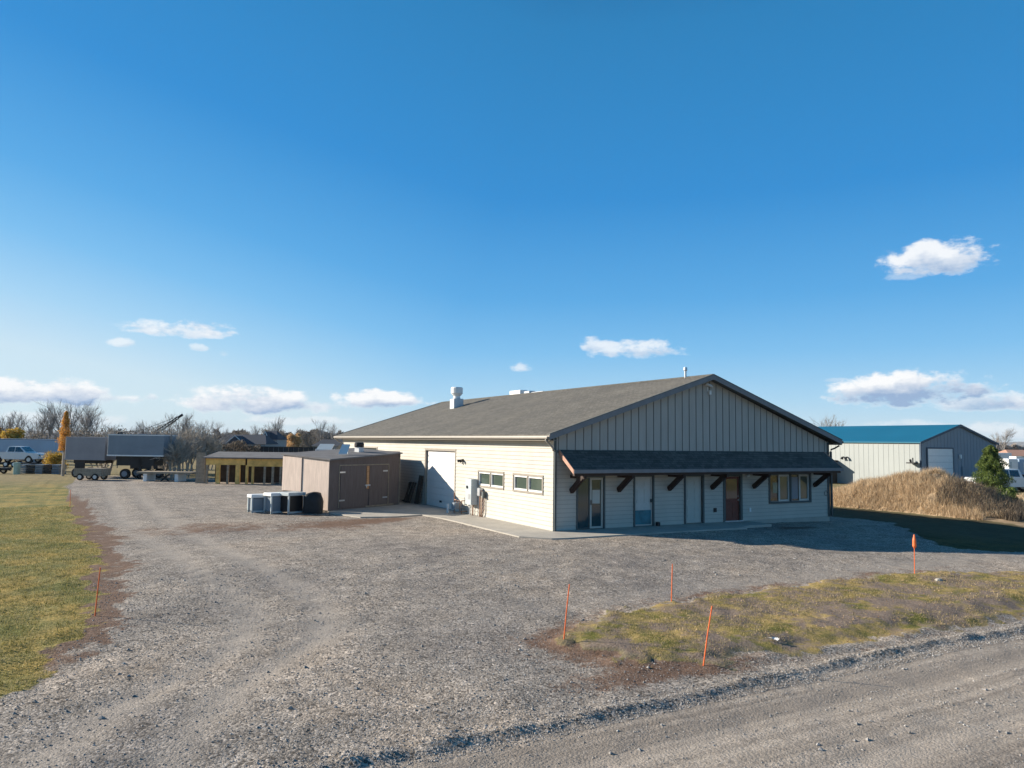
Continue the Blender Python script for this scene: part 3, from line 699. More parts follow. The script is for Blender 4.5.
# side fittings
mb = MB()
for k in range(9):
    z0 = .0+k*.3286; mb.box(.10, .13, 9.22, 13.03, z0+.008, z0+.3206)
    mb.box(.092, .0995, 9.22, 13.03, z0+.05, z0+.28)
mb.box(.125, .138, 9.16, 13.09, 0, 2.97)
g = mb.build('garage_door', M['garage'], B)
mb = MB(); mb.box(-.03, .10, 9.10, 9.215, 0, 3.04); mb.box(-.03, .10, 13.035, 13.15, 0, 3.04); mb.box(-.035, .10, 9.10, 13.15, 2.93, 3.045); mb.build('garage_frame', M['taupe'], g)
MB().box(.088, .0915, 11.0, 11.3, .25, .35).build('handle', M['black'], g)
for a, b_ in ((4.008, 6.576), (.70, 3.197)):
    mid = (a+b_)/2; z0, z1 = 1.341, 2.115
    w = MB().box(.06, .09, a+.05, b_-.05, z0+.05, z1-.05).build('side_window', M['glass_g'], B)
    mb = MB(); t = .075
    for q0, q1 in ((a-.0, a+t), (b_-t, b_), (mid-t/2, mid+t/2)): mb.box(-.045, .02, q0, q1, z0, z1)
    mb.box(-.046, .02, a, b_, z1-t, z1); mb.box(-.046, .02, a, b_, z0, z0+t); mb.build('window_trim', M['taupe'], w)
    for s0, s1 in ((a+t, mid-t/2), (mid+t/2, b_-t)):
        mb = MB(); f_ = .055; za, zc = z0+t, z1-t
        mb.box(-.012, .058, s0, s0+f_, za, zc); mb.box(-.012, .058, s1-f_, s1, za, zc); mb.box(-.012, .058, s0+f_, s1-f_, za, za+f_*1.3); mb.box(-.012, .058, s0+f_, s1-f_, zc-f_*1.3, zc)
        mb.build('window_sash', M['white'], w)
w = MB().box(.06, .09, 21.25, 24.65, 2.4, 2.93).build('side_window', M['glass_g'], B); w['label'] = 'small high window above the shed'
mb = MB(); mb.box(-.045, .02, 21.15, 21.25, 2.32, 3.0); mb.box(-.045, .02, 24.65, 24.75, 2.32, 3.0); mb.box(-.045, .02, 21.25, 24.65, 2.93, 3.0); mb.box(-.045, .02, 21.25, 24.65, 2.32, 2.4); mb.build('window_trim', M['taupe'], w)
mb = MB(); mb.box(-.05, -.022, 8.18, 8.36, 2.44, 2.58); mb.tube([(-.05, 8.22, 2.52), (-.22, 8.12, 2.47)], [.04, .075], 10); mb.tube([(-.05, 8.33, 2.52), (-.22, 8.45, 2.47)], [.04, .075], 10); mb.build('flood_lamp', M['black'], B)
# electrical cabinet and meters
e = MB().bev(-.36, -.03, 6.58, 7.22, .50, 1.68, .012).build('electrical_cabinet', M['paleb'], B)
mb = MB(); mb.tube([(-.361, 7.0, 1.30), (-.40, 7.0, 1.30)], .07, 14); mb.build('meter_dial', M['black'], e); MB().box(-.372, -.3605, 6.68, 6.9, .75, 1.0).build('cabinet_cover', M['metal'], e)
for yy in (6.70, 7.02): MB().tube([(-.2, yy, -.06), (-.2, yy, .5)], .035).build('conduit', M['pipe'] if yy < 7 else M['metal'], e)
m_ = MB().bev(-.22, -.03, 5.98, 6.24, .95, 1.30, .012).build('meter_box', M['metal'], B)
MB().bev(-.20, -.03, 5.66, 5.84, .88, 1.16, .01).build('junction_box', M['trim'], B)
mb = MB(); mb.tube([(-.12, 6.12, -.06), (-.12, 6.12, .95)], .04); mb.tube([(-.12, 5.92, 1.2), (-.14, 5.9, .2), (-.14, 5.95, -.06)], .03); mb.tube([(-.1, 5.75, .9), (-.1, 5.75, .3), (-.13, 5.88, .0)], .02); mb.build('conduit', M['pipe'], m_)
gm = MB().bev(-.62, -.26, 7.85, 8.22, .20, .50, .03).build('gas_meter', M['steelblue'], B)
mb = MB(); mb.tube([(-.4, 8.35, -.06), (-.4, 8.35, .95)], .025); mb.tube([(-.4, 8.35, .62), (-.4, 8.1, .62), (-.4, 8.1, .5)], .025); mb.tube([(-.4, 7.95, .5), (-.4, 7.95, .6), (-.4, 7.7, .6), (-.4, 7.7, .1), (-.02, 7.7, .1)], .025)
mb.tube([(-.38, 7.55, -.06), (-.38, 7.55, .62), (-.02, 7.55, .62)], .03); mb.build('gas_pipes', M['pipe'], gm)
mb = MB(); mb.tube([(-.7, 8.42, -.06), (-.7, 8.42, .40)], .06, 10); mb.build('bollard_pipe', M['white'], gm)

# ---------------------------------------------------------------- concrete walk
slab = [(-5.9,10.2),(-5.2,7.9),(-3.6,7.55),(-2.25,7.9),(-2.02,6.4),(-1.97,4.3),(-2.0,-.9),(-1.2,-1.85),(-.6,-1.97),(8.4,-1.95),(8.5,-1.5),(10.4,-1.45),(10.45,-.013),(-.013,-.013),(-.013,14.5),(-1.0,16),(-3.0,16.0),(-5.6,12.5)]
mb = MB(); mb.prism(slab, -.30, .0, 'z'); s_ = mb.build('walkway', M['concrete'], None); tag(s_, kind='structure')
mb = MB()
# ---------------------------------------------------------------- shed
sh = thing('storage_shed', 'low brown plywood shed with double doors in front of the workshop', 'shed', (-5.78, 11.17, -.0), math.atan2(.4718, .8817))
SW, SD = 5.02, 3.3; hfl, hfr, hbl, hbr = 2.42, 2.72, 2.63, 2.93
mb = MB(); mb.add([(0,0,0),(SW,0,0),(SW,0,hfr),(0,0,hfl),(0,SD,0),(SW,SD,0),(SW,SD,hbr),(0,SD,hbl)], [(0,1,2,3),(1,5,6,2),(5,4,7,6),(4,0,3,7),(0,4,5,1),(3,2,6,7)])
shw = mb.build('shed_walls', M['shedw'], sh)
mb = MB()
mb.add([(-.10,-.14,hfl+.0),(SW+.12,-.14,hfr+.0),(SW+.12,SD+.1,hbr),(-.10,SD+.1,hbl),(-.10,-.14,hfl+.07),(SW+.12,-.14,hfr+.07),(SW+.12,SD+.1,hbr+.07),(-.10,SD+.1,hbl+.07)], [(0,3,2,1),(4,5,6,7),(0,1,5,4),(1,2,6,5),(2,3,7,6),(3,0,4,7)])
mb.build('shed_roof', M['shedroof'], sh)
for k, (a, b_) in enumerate(((.74, 2.50), (2.74, 4.12))):
    dd = MB().box(a, b_, -.045, -.004, .10, 2.12).build('shed_door', M['shedw'], sh)
    mb = MB(); xh = a+.02 if k == 0 else b_-.28
    for z in (.42, 1.8): MB().box(xh-.1, xh+.26, -.056, -.046, z, z+.07).build('hinge', M['metal'], dd)
mb = MB(); mb.box(2.53, 2.70, -.06, -.005, .95, 2.12); mb.build('door_post', M['freshwood'], sh)
mb = MB(); mb.box(2.40, 2.78, -.085, -.061, 1.10, 1.17); mb.tube([(2.48, -.085, 1.14), (2.48, -.11, 1.02)], .03); mb.build('latch', M['metal'], sh)
mb = MB(); mb.box(4.17, 4.22, -.03, -.004, .1, 2.2); mb.box(.64, .69, -.03, -.004, .1, 2.2); mb.box(.64, 4.22, -.032, -.004, 2.15, 2.2); mb.box(2.5, 4.6, -.06, -.004, .02, .09); mb.build('door_battens', M['oldwood'], sh)
mb = MB(); mb.add([(-.02,0,.02),(-.02,1.86,.02),(-.02,1.86,hfl+.10),(-.02,0,hfl-.02),(-.001,0,.02),(-.001,1.86,.02),(-.001,1.86,hfl+.10),(-.001,0,hfl-.02)], [(0,1,2,3),(4,7,6,5),(0,4,5,1),(1,5,6,2),(2,6,7,3),(3,7,4,0)]); mb.build('painted_sunlit_cover', M['shedside'], sh)  # thin cover carrying the painted-in sunlit tone
mb = MB(); mb.box(-.06, -.001, 1.90, 3.3, .85, 2.56); mb.build('painted_sunlit_cover', M['shedside'], sh)
mb = MB(); mb.box(-1.95, -1.0, 14.6, 18.8, -.02, 2.76); mb.box(-2.03, -.94, 14.52, 18.88, 2.762, 2.83)  # added box, mostly out of view, casts the shadow beside the garage door
o = mb.build('added_shadow_box', M['shedw'], sh); o.matrix_parent_inverse = (Matrix.Translation(sh.location) @ Matrix.Rotation(sh.rotation_euler[2], 4, 'Z')).inverted()
MB().box(SW+.003, SW+.05, -.05, .03, 0, 2.72).build('corner_post', M['oldwood'], sh)
# things on the shed roof
def rz_shed(x, y): return hfl+(hfr-hfl)*x/SW+(hbl-hfl)*y/SD+.07
def on_shed(x, y): 
    c, s = math.cos(sh.rotation_euler[2]), math.sin(sh.rotation_euler[2]); return (sh.location.x+x*c-y*s, sh.location.y+x*s+y*c, rz_shed(x, y))
v = thing('roof_vent', 'white vent with a dark cap standing on the shed roof', 'vent', on_shed(3.6, 1.6), sh.rotation_euler[2])
MB().bev(-.18, .18, -.18, .18, -.05, .27, .02).build('vent_base', M['white'], v)
MB().tube([(0,0,.25),(0,0,.29),(0,0,.44),(0,0,.5)], [.24,.26,.26,.20], 14).build('vent_cap', M['black'], v)
v = thing('tilted_panel', 'white slanted panel propped on the shed roof', 'panel', on_shed(1.75, 1.0), sh.rotation_euler[2]-.35)
MB().add([(-.30,-.3,.03),(.15,-.3,.03),(.62,.35,.50),(.17,.35,.50),(-.30,-.3,.08),(.15,-.3,.08),(.62,.35,.55),(.17,.35,.55)], [(0,3,2,1),(4,5,6,7),(0,1,5,4),(1,2,6,5),(2,3,7,6),(3,0,4,7)]).build('panel_sheet', M['white'], v)
mb = MB(); mb.bar((.5,.32,-.05),(.5,.32,.5),.05); mb.bar((.2,.32,-.05),(.2,.32,.5),.05); mb.build('prop', M['metal'], v)
# crates in front of the shed (their place in the photograph is blurred)
def crate(name, label, x, y, rz, w, dpt, h, top, openf=True):
    t = thing(name, label, 'crate', (x, y, -.05), rz)
    mb = MB(); p = .07
    for a in (0, w-p):
        for b_ in (0, dpt-p): mb.box(a, a+p, b_, b_+p, 0, h-.1)
    mb.box(0, w, 0, p, h*.0+.02, .1); mb.box(0, w, dpt-p, dpt, .02, .1)
    mb.build('crate_frame', M['paleb'], t)
    MB().bev(p+.01, w-p-.01, p*.6, dpt-p*.6, .1, h-.16, .02).build('crate_panel', M['black'] if openf else M['steelblue'], t)
    MB().bev(-.03, w+.03, -.03, dpt+.03, h-.14, h, .02).build('crate_lid', top, t)
    return t
crate('metal_crate', 'pale topped crate with a black front, against the shed side', -7.75, 10.75, .45, .95, .9, .98, M['paleb'])
crate('metal_crate', 'blue grey crate left of the black fronted crate', -8.45, 11.2, .3, .6, .7, .95, M['white'], False)
crate('metal_crate', 'small pale crate at the left end of the crates by the shed', -9.2, 11.9, .15, .7, .6, .85, M['white'], False)
t = thing('shadow_heap', 'added black heap standing for the shadow on the side of the shed', 'shadowheap', (-6.55, 10.98, -.05), .4718)  # added dark lump in place of the crate's shadow on the shed
bm_v = []; bm_f = []
nu, nv = 14, 8
for j in range(nv+1):
    for i in range(nu):
        a = 2*math.pi*i/nu; ph = math.pi/2*j/nv; rr = math.cos(ph)**.22*(1+.07*math.sin(3*a+j))*(1+.16*math.cos(4*a)); bm_v.append((.52*rr*math.cos(a), .45*rr*math.sin(a), .95*math.sin(ph)**.9*(1+.05*math.sin(2*a))))
for j in range(nv):
    for i in range(nu): bm_f.append((j*nu+i, j*nu+(i+1)%nu, (j+1)*nu+(i+1)%nu, (j+1)*nu+i))
MB().add(bm_v, bm_f).build('shadow_heap_shell', M['shadowheap'], t, smooth=True)
# leaning frames between shed and garage door
t = thing('wooden_pallet', 'dark wooden pallet leaning on the wall left of the garage door', 'pallet', (-.62, 14.25, 0), 1.57)
mb = MB()
for k in range(5): mb.bar((-.5+.22*k, .0, .05), (-.42+.2*k+.1*(k % 2), -.38, 1.15), .09, .03)
mb.bar((-.55, .02, .12), (.55, .02, .12), .09, .05); mb.bar((-.5, -.36, 1.1), (.5, -.36, 1.1), .09, .05); mb.bar((-.1, .05, .05), (.45, -.33, 1.1), .1, .05)
mb.build('pallet_slats', M['darkbark'], t)
t = thing('leaning_board', 'dark board leaning beside the wooden pallet', 'board', (-.35, 13.45, 0), 0)
MB().bar((0, 0, .02), (.27, .0, 1.55), .05, .5, up=(0,1,0)).build('board_sheet', M['darkbark'], t)

# ---------------------------------------------------------------- stakes
STK = [(-7.68,-12.7,1.02,.12,.03,'orange stake at the left tip of the grass patch','plain'),(-3.64,-11.09,.84,.04,.02,'short orange stake at the far edge of the grass patch','plain'),
 (-6.13,-14.78,1.02,.23,.08,'orange stake leaning right on the near edge of the grass patch','plain'),(5.45,-11.2,1.0,.02,0,'orange stake with a flared orange cap near the building shadow','cap'),
 (-15.48,-7.33,.97,.06,.03,'orange stake beside the lawn at the left of the lot','plain'),(-16.71,18.0,.84,-.02,0,'far orange stake beside the lawn near the trailers','plain')]
for x, y, h, lx, ly, lab, kd in STK:
    t = thing('marker_stake', lab, 'stake', (x, y, gz1(x, y)), 0, 'orange marker stakes')
    fx, fy = .88, -.48
    top = (lx*fx, lx*fy+ly, h)
    MB().tube([(0,0,-.1), (lx*fx*.5, (lx*fy+ly)*.5, h*.5), top], [.013,.012,.011], 8).build('rod', M['orange'], t)
    if kd == 'cap': MB().tube([(top[0],top[1],h-.26),(top[0],top[1],h-.2),(top[0],top[1],h-.02),(top[0],top[1],h+.14)], [.02,.055,.05,.015], 10).build('flag_cap', M['orange'], t)
# litter
def chunk(name, label, cat, x, y, s, mat, seed):
    rr = random.Random(seed); mb = MB(); n_ = 9
    for j in range(4):
        for i in range(n_):
            a = 2*math.pi*i/n_; q = [1., .95, .65, .15][j]*(1+.25*(rr.random()-.5)); mb.v.append((s*q*math.cos(a)*1.3, s*q*math.sin(a), s*[0,.35,.65,.8][j]*(1+.2*rr.random())-.01))
    for j in range(3):
        for i in range(n_): mb.f.append((j*n_+i, j*n_+(i+1)%n_, (j+1)*n_+(i+1)%n_, (j+1)*n_+i))
    mb.f.append(tuple(3*n_+i for i in range(n_)))
    o = mb.build(name, mat); o.location = (x, y, gz1(x, y)-.01); return tag(o, label, cat)
chunk('field_rock', 'pale rock in the grass patch right of the capped stake', 'rock', 4.9, -12.25, .10, M['concrete'], 1)
t = thing('paper_scrap', 'crumpled white scrap of paper in the grass patch', 'litter', (-3.95, -14.4, gz1(-3.95, -14.4)+.02))
mb = MB(); rr = random.Random(4)
for k in range(5):
    a = rr.random()*6.28; mb.add([(0,0,.02),(.09*math.cos(a),.09*math.sin(a),.05*rr.random()),(.11*math.cos(a+.5),.11*math.sin(a+.5),.04),(.04*math.cos(a+1),.04*math.sin(a+1),.05)], [(0,1,2,3)])
mb.build('paper_sheet', M['white'], t)

# ---------------------------------------------------------------- mound with dry grass
cy = [-4.2,-2.9,-1.95,-1.19,-.4,.42,1.28,2.49,3.76,4.43,6.16,7.63,9.26,11.5,14]; ch = [.1,.3,.45,.8,1.3,1.75,2.0,2.05,1.95,1.8,1.55,1.05,.7,.35,.1]
def mound_z(X, Y):
    h = np.interp(Y, cy, ch); d = np.abs(X-28.5-.25*np.sin(Y*.8)); wd = 3.1
    p = np.clip(1-(d/wd)**2, 0, 1)**.9
    return h*p*(1+.7*(fbm(X*.8, Y*.8, 4, 40)-.5))+.10*(fbm(X*2.5, Y*2.5, 3, 41)-.5)*sstep(0, .3, h*p)-.42
gx, gy = np.meshgrid(np.linspace(24.6, 32, 60), np.linspace(-4.6, 14.5, 110)); gzv = mound_z(gx, gy)
ii = np.arange(gx.size).reshape(gx.shape)
mm = simple('mound_soil', (.30, .22, .14), .95, var=.35, scale=2.5, spec=.1)
o = np_mesh('earth_mound', np.stack([gx, gy, gzv], -1).reshape(-1, 3), np.stack([ii[:-1,:-1], ii[:-1,1:], ii[1:,1:], ii[1:,:-1]], -1).reshape(-1, 4), mm, smooth=True); tag(o, kind='structure')
r = np.random.default_rng(5)
n = 130000; X = 24.9+7*r.random(n); Y = -4.4+18*r.random(n); h = mound_z(X, Y)
k = (h > -.37) & (Y > -2.6+.6*np.sin(X*3)) & (fbm(X*1.1, Y*1.1, 4, 50) > .28)
blades(0, X[k], Y[k], .16, .52, .022, M['dry'], 'dry_grass', 'tall tan dry grass covering the earth mound', Z=h[k]-.02, lean=.8, seed=6)
n = 5000; X = 26+4.5*r.random(n); Y = -3.5+4.5*r.random(n); h = mound_z(X, Y)
blades(0, X, Y, .3, .75, .04, M['weed'], 'dark_weeds', 'dark grey weeds at the right end of the mound', Z=h, lean=1.0, seed=8, cat='weeds')
n = 14000; X = 33+12*r.random(n); Y = -6+22*r.random(n)
blades(0, X, Y, .08, .3, .04, M['dry'], 'field_grass', 'dry grass behind the mound', Z=np.full(n, -.05), lean=.9, seed=9)

# ---------------------------------------------------------------- plants
def bare_tree(seed, H, spread, mat, levels=4, trunk_r=.16, n0=7, stems=1, name='bare_tree', label='', thin=.014, split=False):
    rr = random.Random(seed); mb = MB(); tw = MB()
    def grow(p, d, L, rad, lev, out):
        seg = 3 if lev < 2 else 2; pts = [p]; q = p
        for i in range(seg):
            d = (d+Vector((rr.uniform(-1,1), rr.uniform(-1,1), rr.uniform(-.2,.6)))*.13).normalized(); q = q+d*(L/seg); pts.append(q)
        rs = [max(thin*.5, rad*(1-.62*i/seg)) for i in range(seg+1)]
        (mb if lev == 0 else tw).tube(pts, rs, 5 if lev == 0 else 3, cap=False)
        if lev >= levels: return
        k = n0 if lev == 0 else rr.randint(4, 6)
        for i in range(k):
            t = rr.uniform(.28, 1.0) if lev == 0 else rr.uniform(.2, 1.0)
            j = min(seg-1, int(t*seg)); b0 = pts[j].lerp(pts[j+1], t*seg-j)
            az = rr.uniform(0, 6.283); tilt = rr.uniform(.35, .9)*spread
            a = d.orthogonal().normalized(); bb = d.cross(a)
            nd_ = (d*math.cos(tilt)+(a*math.cos(az)+bb*math.sin(az))*math.sin(tilt)); nd_.z += .14; nd_.normalize()
            grow(b0, nd_, L*rr.uniform(.42, .68)*(1.1-.3*t if lev == 0 else 1), max(thin, rad*.5), lev+1, out)
    for s in range(stems):
        a = rr.uniform(0, 6.28); q = .25*(stems > 1)
        d0 = Vector((math.cos(a)*.25*(stems > 1), math.sin(a)*.25*(stems > 1), 1)).normalized()
        grow(Vector((q*math.cos(a)*rr.random()*2, q*math.sin(a)*rr.random()*2, 0)), d0, H*(.62 if stems == 1 else .5)*rr.uniform(.85, 1.1), trunk_r, 0, mb)
    t = thing(name, label, 'tree' if stems == 1 else 'shrub')
    mb.build('trunk', mat, t); tw.build('branches', mat, t)
    return t
PT = [bare_tree(s, 10, sp, M['bark'], 3, .13, n_, label='bare tree', thin=.017) for s, sp, n_ in ((1, .85, 13), (2, .7, 14), (3, .95, 13), (4, .78, 15))]
PH = [max(v.co.z for ch in p.children for v in ch.data.vertices) for p in PT]
for p in PT: p['group'] = 'bare trees along the left skyline'
ordn = ['first','second','third','fourth','fifth','sixth','seventh','eighth','ninth','tenth','eleventh','twelfth','thirteenth','fourteenth','fifteenth','sixteenth','seventeenth','eighteenth','nineteenth','twentieth']
CX, CY, CZ, YAW = -15.5517, -24.8583, 3.4148, .5026
def spot(px, dist):
    # a place on the ground seen in that direction, dist metres ahead
    a = YAW; u = (px-512)/744.46
    return (CX+dist*(math.sin(a)+u*math.cos(a)), CY+dist*(math.cos(a)-u*math.sin(a)))
# skyline: direction, distance, height
TREES = [(4,120,6.6),(13,135,7.4),(22,125,7.2),(33,150,6.6),(42,130,8.2),(54,128,8.6),(66,135,9.4),(74,128,9.6),(83,140,9.6),(91,131,8.6),(101,145,7.4),(113,138,5.8),(133,150,6.2),(147,142,6.4),(160,138,6.2),(170,118,7.4),(181,112,7.4),(190,125,6.8),(203,140,6.4),(216,135,6.8),(226,150,5.6)]
used = set()
for i, (px, D, H) in enumerate(TREES):
    x, y = spot(px, D); p = PT[i % 4]
    lab = f'{ordn[i]} bare tree from the left along the skyline' if i < 20 else 'rightmost tall bare tree left of the dark roofs'
    s = H*1.1/PH[i % 4]
    if i < 4: p.location = (x, y, -.1); p.rotation_euler = (0,0,i*1.3); p.scale = (s,s,s); p['label'] = lab
    else: dup(p, (x, y, -.1), i*1.7, s, lab)
# pale brush behind the yard
SH = [bare_tree(s, 3.4, 1.0, M['palebark'], 3, .05, 7, stems=6, name='bare_shrub', label='pale bare shrub', thin=.016) for s in (21, 22)]
for p in SH: p['group'] = 'pale bare shrubs behind the yard'
SP = [(101,66,1.35),(108,70,1.5),(158,74,1.25),(164,66,1.3),(171,72,1.6),(176,64,1.35),(183,70,1.7),(190,66,1.45),(197,74,1.6),(206,72,1.3),(214,82,1.3)]
so = ['leftmost','second from left','third from left','fourth from left','fifth from left','sixth from left','seventh from left','eighth from left','ninth from left','tenth from left','rightmost']
for i, (px, D, s) in enumerate(SP):
    x, y = spot(px, D); p = SH[i % 2]; lab = f'{so[i]} of the pale bare shrubs behind the trailers'
    if i < 2: p.location = (x, y, -.05); p.scale = (s,s,s); p['label'] = lab
    else: dup(p, (x, y, -.05), i*2.1, s, lab)
def leafy(name, label, cat, loc, H, Wd, mat, n, leaf, trunk_h=.2, bark=None, cone=False, seed=1, lumps=9, group=None):
    r = np.random.default_rng(seed); t = thing(name, label, cat, loc, 0, group)
    tb = MB(); tb.tube([(0,0,-.1),(0,0,H*.5),(.03*H*.3,0,H*.93)], [H*.022+.02, H*.014+.012, .01], 7)
    P = []
    if cone:
        z = r.random(n)**1.15; rad = np.minimum((1-z)**.52, .62+z*1.3)*Wd/2*(.78+.35*np.sin(z*26+r.random()*6)*.4)
        az = r.random(n)*6.283; q = np.sqrt(r.random(n))**.7
        lob = 1+.22*np.sin(az*5+z*18)+.13*np.sin(az*9-z*31)
        P = np.stack([np.cos(az)*rad*q*lob, np.sin(az)*rad*q*lob, H*(trunk_h+(1-trunk_h)*z)-q*rad*.18], -1)
        for k in range(26):
            zz = H*(trunk_h+(1-trunk_h)*k/30); a = k*2.4; rr_ = (1-k/30)**.75*Wd/2*.8; tb.tube([(0,0,zz),(rr_*math.cos(a),rr_*math.sin(a),zz+.05)], [.025,.006], 4)
    else:
        cs = []
        for k in range(lumps):
            a = r.random()*6.283; q = r.random()**.5; cs.append((math.cos(a)*q*Wd*.32, math.sin(a)*q*Wd*.32, H*(trunk_h+.12+(.92-trunk_h-.12)*r.random()), Wd*(.13+.13*r.random())))
            tb.tube([(0,0,H*trunk_h*.9),(cs[-1][0]*.6,cs[-1][1]*.6,cs[-1][2]*.8),cs[-1][:3]], [.05,.03,.008], 4)
        cs = np.array(cs); w = r.integers(0, lumps, n); d = r.normal(size=(n,3)); d /= np.linalg.norm(d, axis=1)[:,None]
        P = cs[w,:3]+d*(cs[w,3]*r.random(n)**.45)[:,None]*np.array([1,1,.85])
    tb.build('trunk', bark or M['bark'], t)
    k = len(P); u = r.normal(size=(k,3)); u /= np.linalg.norm(u,axis=1)[:,None]; v = np.cross(u, r.normal(size=(k,3))); v /= np.linalg.norm(v,axis=1)[:,None]
    s = leaf*(.5+r.random(k))[:,None]; ex = 1.0 if not cone else .5
    Vv = np.stack([P-u*s, P+v*s*.5*ex, P+u*s, P-v*s*.5*ex], 1).reshape(-1,3)
    np_mesh('crown', Vv, np.arange(k*4).reshape(-1,4), mat, parent=t)
    return t
x, y = spot(990, 49.6)
leafy('pine_tree', 'small bushy green pine at the right end of the mound', 'tree', (x, y, -.25), 3.9, 3.3, M['needle'], 36000, .058, .03, M['darkbark'], True, 3)
for i, (dx, hh) in enumerate(((-18, 1.2), (-28, 1.0), (14, .9))):
    x, y = spot(990+dx, 47.5); leafy('wild_shrub', ['brushy dry shrub at the foot of the pine', 'dark brushy shrub left of the pine', 'low green shrub right of the pine'][i], 'shrub', (x, y, -.05), hh, 1.5, [M['weed'], M['weed'], M['needle']][i], 1800, .07, .05, seed=30+i)
x, y = spot(67, 66); leafy('orange_tree', 'narrow tree with orange autumn leaves beside the long trailer', 'tree', (x, y, -.05), 5.7, 1.45, M['orangeleaf'], 4800, .08, .40, M['palebark'], True, 12)
x, y = spot(60, 74); leafy('autumn_bush', 'yellow bush at the right end of the long trailer', 'shrub', (x, y, -.05), 1.7, 2.6, M['yellowleaf'], 4200, .08, .05, seed=14, lumps=18)
x, y = spot(2, 112); leafy('orange_tree', 'orange leaved tree at the left edge of the picture', 'tree', (x, y, -.05), 5.6, 3.4, M['orangeleaf'], 5000, .2, .2, seed=15)
x, y = spot(12, 108); leafy('autumn_bush', 'golden bush behind the white pickup', 'shrub', (x, y, -.05), 4.2, 4.4, M['yellowleaf'], 4000, .2, .1, seed=16)
x, y = spot(295, 215); leafy('orange_tree', 'round golden tree behind the long dark fence', 'tree', (x, y, -.05), 5.9, 5.5, M['goldleaf'], 7000, .2, .1, seed=17, lumps=18)
for i, (px, D, H, Wd, mt) in enumerate(((40,105,3.6,9,'duskleaf'),(88,118,3.8,12,'duskleaf'),(122,125,4.5,7,'duskleaf'),(308,225,6.2,8,'duskleaf'),(318,240,6.5,9,'duskleaf'),(283,235,6.0,7,'duskleaf'),(330,200,4.0,6,'duskleaf'),(270,230,6.5,6,'duskleaf'),(250,260,6,8,'duskleaf'),(232,240,5,8,'duskleaf'))):
    x, y = spot(px, D); leafy('dusky_tree', f'{ordn[i]} from the left of the dusky leafless thickets on the skyline', 'tree', (x, y, -.05), H, Wd, M[mt], 2400, .17, .05, seed=40+i, lumps=16, group='dusky thickets on the skyline')
far_bare = [(277,210,10.5),(268,230,9),(344-22,200,10),(334,215,9.2),(258,240,8.5),(842-12,170,11),(838,175,10.5),(1003,260,12),(997,270,10)]
for i, (px, D, H) in enumerate(far_bare):
    x, y = spot(px, D); dup(PT[(i+1) % 4], (x, y, -.1), i*.9, H/PH[(i+1) % 4], ['hazy bare tree behind the golden tree', 'hazy bare tree right of the gabled house', 'far bare tree above the shadow heap and shed', 'far bare tree just left of the workshop eave', 'far bare tree above the dark gabled roof', 'left one of the bare trees over the blue roof', 'right one of the bare trees over the blue roof', 'bare tree right of the blue roofed building', 'fainter bare tree touching the blue roofed building'][i])
r = np.random.default_rng(77)
def thicket(name, label, px0, px1, D, H, n, mat, leaf):
    P = []; u = r.random(n); px = px0+(px1-px0)*u; x0 = np.array([spot(a, D+8*b) for a, b in zip(px, r.random(n))])
    hh = H*(.55+.45*vnoise(px*.22, px*0+1, 3))*r.random(n)**.8
    P = np.stack([x0[:,0], x0[:,1], hh-.05], -1); uu = r.normal(size=(n,3)); uu /= np.linalg.norm(uu,axis=1)[:,None]; vv = np.cross(uu, r.normal(size=(n,3))); vv /= np.linalg.norm(vv,axis=1)[:,None]
    s = leaf*(.5+r.random(n))[:,None]
    Vv = np.stack([P-uu*s, P+vv*s*.3, P+uu*s, P-vv*s*.3], 1).reshape(-1,3)
    tag(np_mesh(name, Vv, np.arange(n*4).reshape(-1,4), mat), label, 'thicket', kind='stuff')
dup(SH[0], (*spot(946, 49), -.3), 1.0, .55, 'pale dry weed stalks behind the top of the mound'); dup(SH[1], (*spot(957, 50), -.3), 2.0, .5, 'pale dry weed stalks between the mound top and the pine'); dup(SH[0], (*spot(972, 44.5), -.3), 2.6, .42, 'tangled bare shrub at the left foot of the pine')
thicket('far_brush', 'grey brown brush below the skyline trees', -20, 262, 140, 3.6, 9000, M['weed'], .35)
M['hazy'] = leafmat('hazy_brown_wood', [(.22, .19, .17), (.32, .28, .25), (.42, .37, .32)])
thicket('far_brush', 'hazy brown wood on the right horizon', 992, 1060, 330, 6, 3500, M['hazy'], 1.0)
thicket('far_brush', 'distant trees behind the dark fence', 215, 345, 300, 8, 6000, M['duskleaf'], .9)

# ---------------------------------------------------------------- blue roofed building
bx, by = 46.5, 14.64; bw, bl = 11.65, 58.; he, hr = 4.0, 5.58
b2 = thing('blue_roof_building', 'pale metal building with a bright blue roof behind the mound', 'building', (bx, by, -.05))
def ribbed(u0, u1, zf, to3, step=.5, mat=None, name='', parent=None, z0=0.):
    mb = MB(); u = u0
    while u < u1-1e-3:
        e = min(u+step, u1); c = min(u+.08, e)
        for a, b_, o in ((u, c, .014), (c, e, 0.)):
            mb.add([to3(a, o, z0), to3(b_, o, z0), to3(b_, o, zf(b_)), to3(a, o, zf(a))], [(0,1,2,3)])
        mb.add([to3(c, 0, z0), to3(c, .014, z0), to3(c, .014, zf(c)), to3(c, 0, zf(c))], [(0,1,2,3)])
        mb.add([to3(u, 0, z0), to3(u, .014, z0), to3(u, .014, zf(u)), to3(u, 0, zf(u))], [(0,1,2,3)])
        u = e
    return build_raw(mb, name, mat, parent)
mb = MB(); mb.prism([(.05,0),(bw-.05,0),(bw-.05,he-.06),(bw/2,hr-.08),(.05,he-.06)], .06, bl); mb.build('building_core', M['palemetal'], b2)
ribbed(0, bl, lambda u: he, lambda u, o, z: (-o, u, z), mat=M['palemetal'], name='side_cladding', parent=b2)
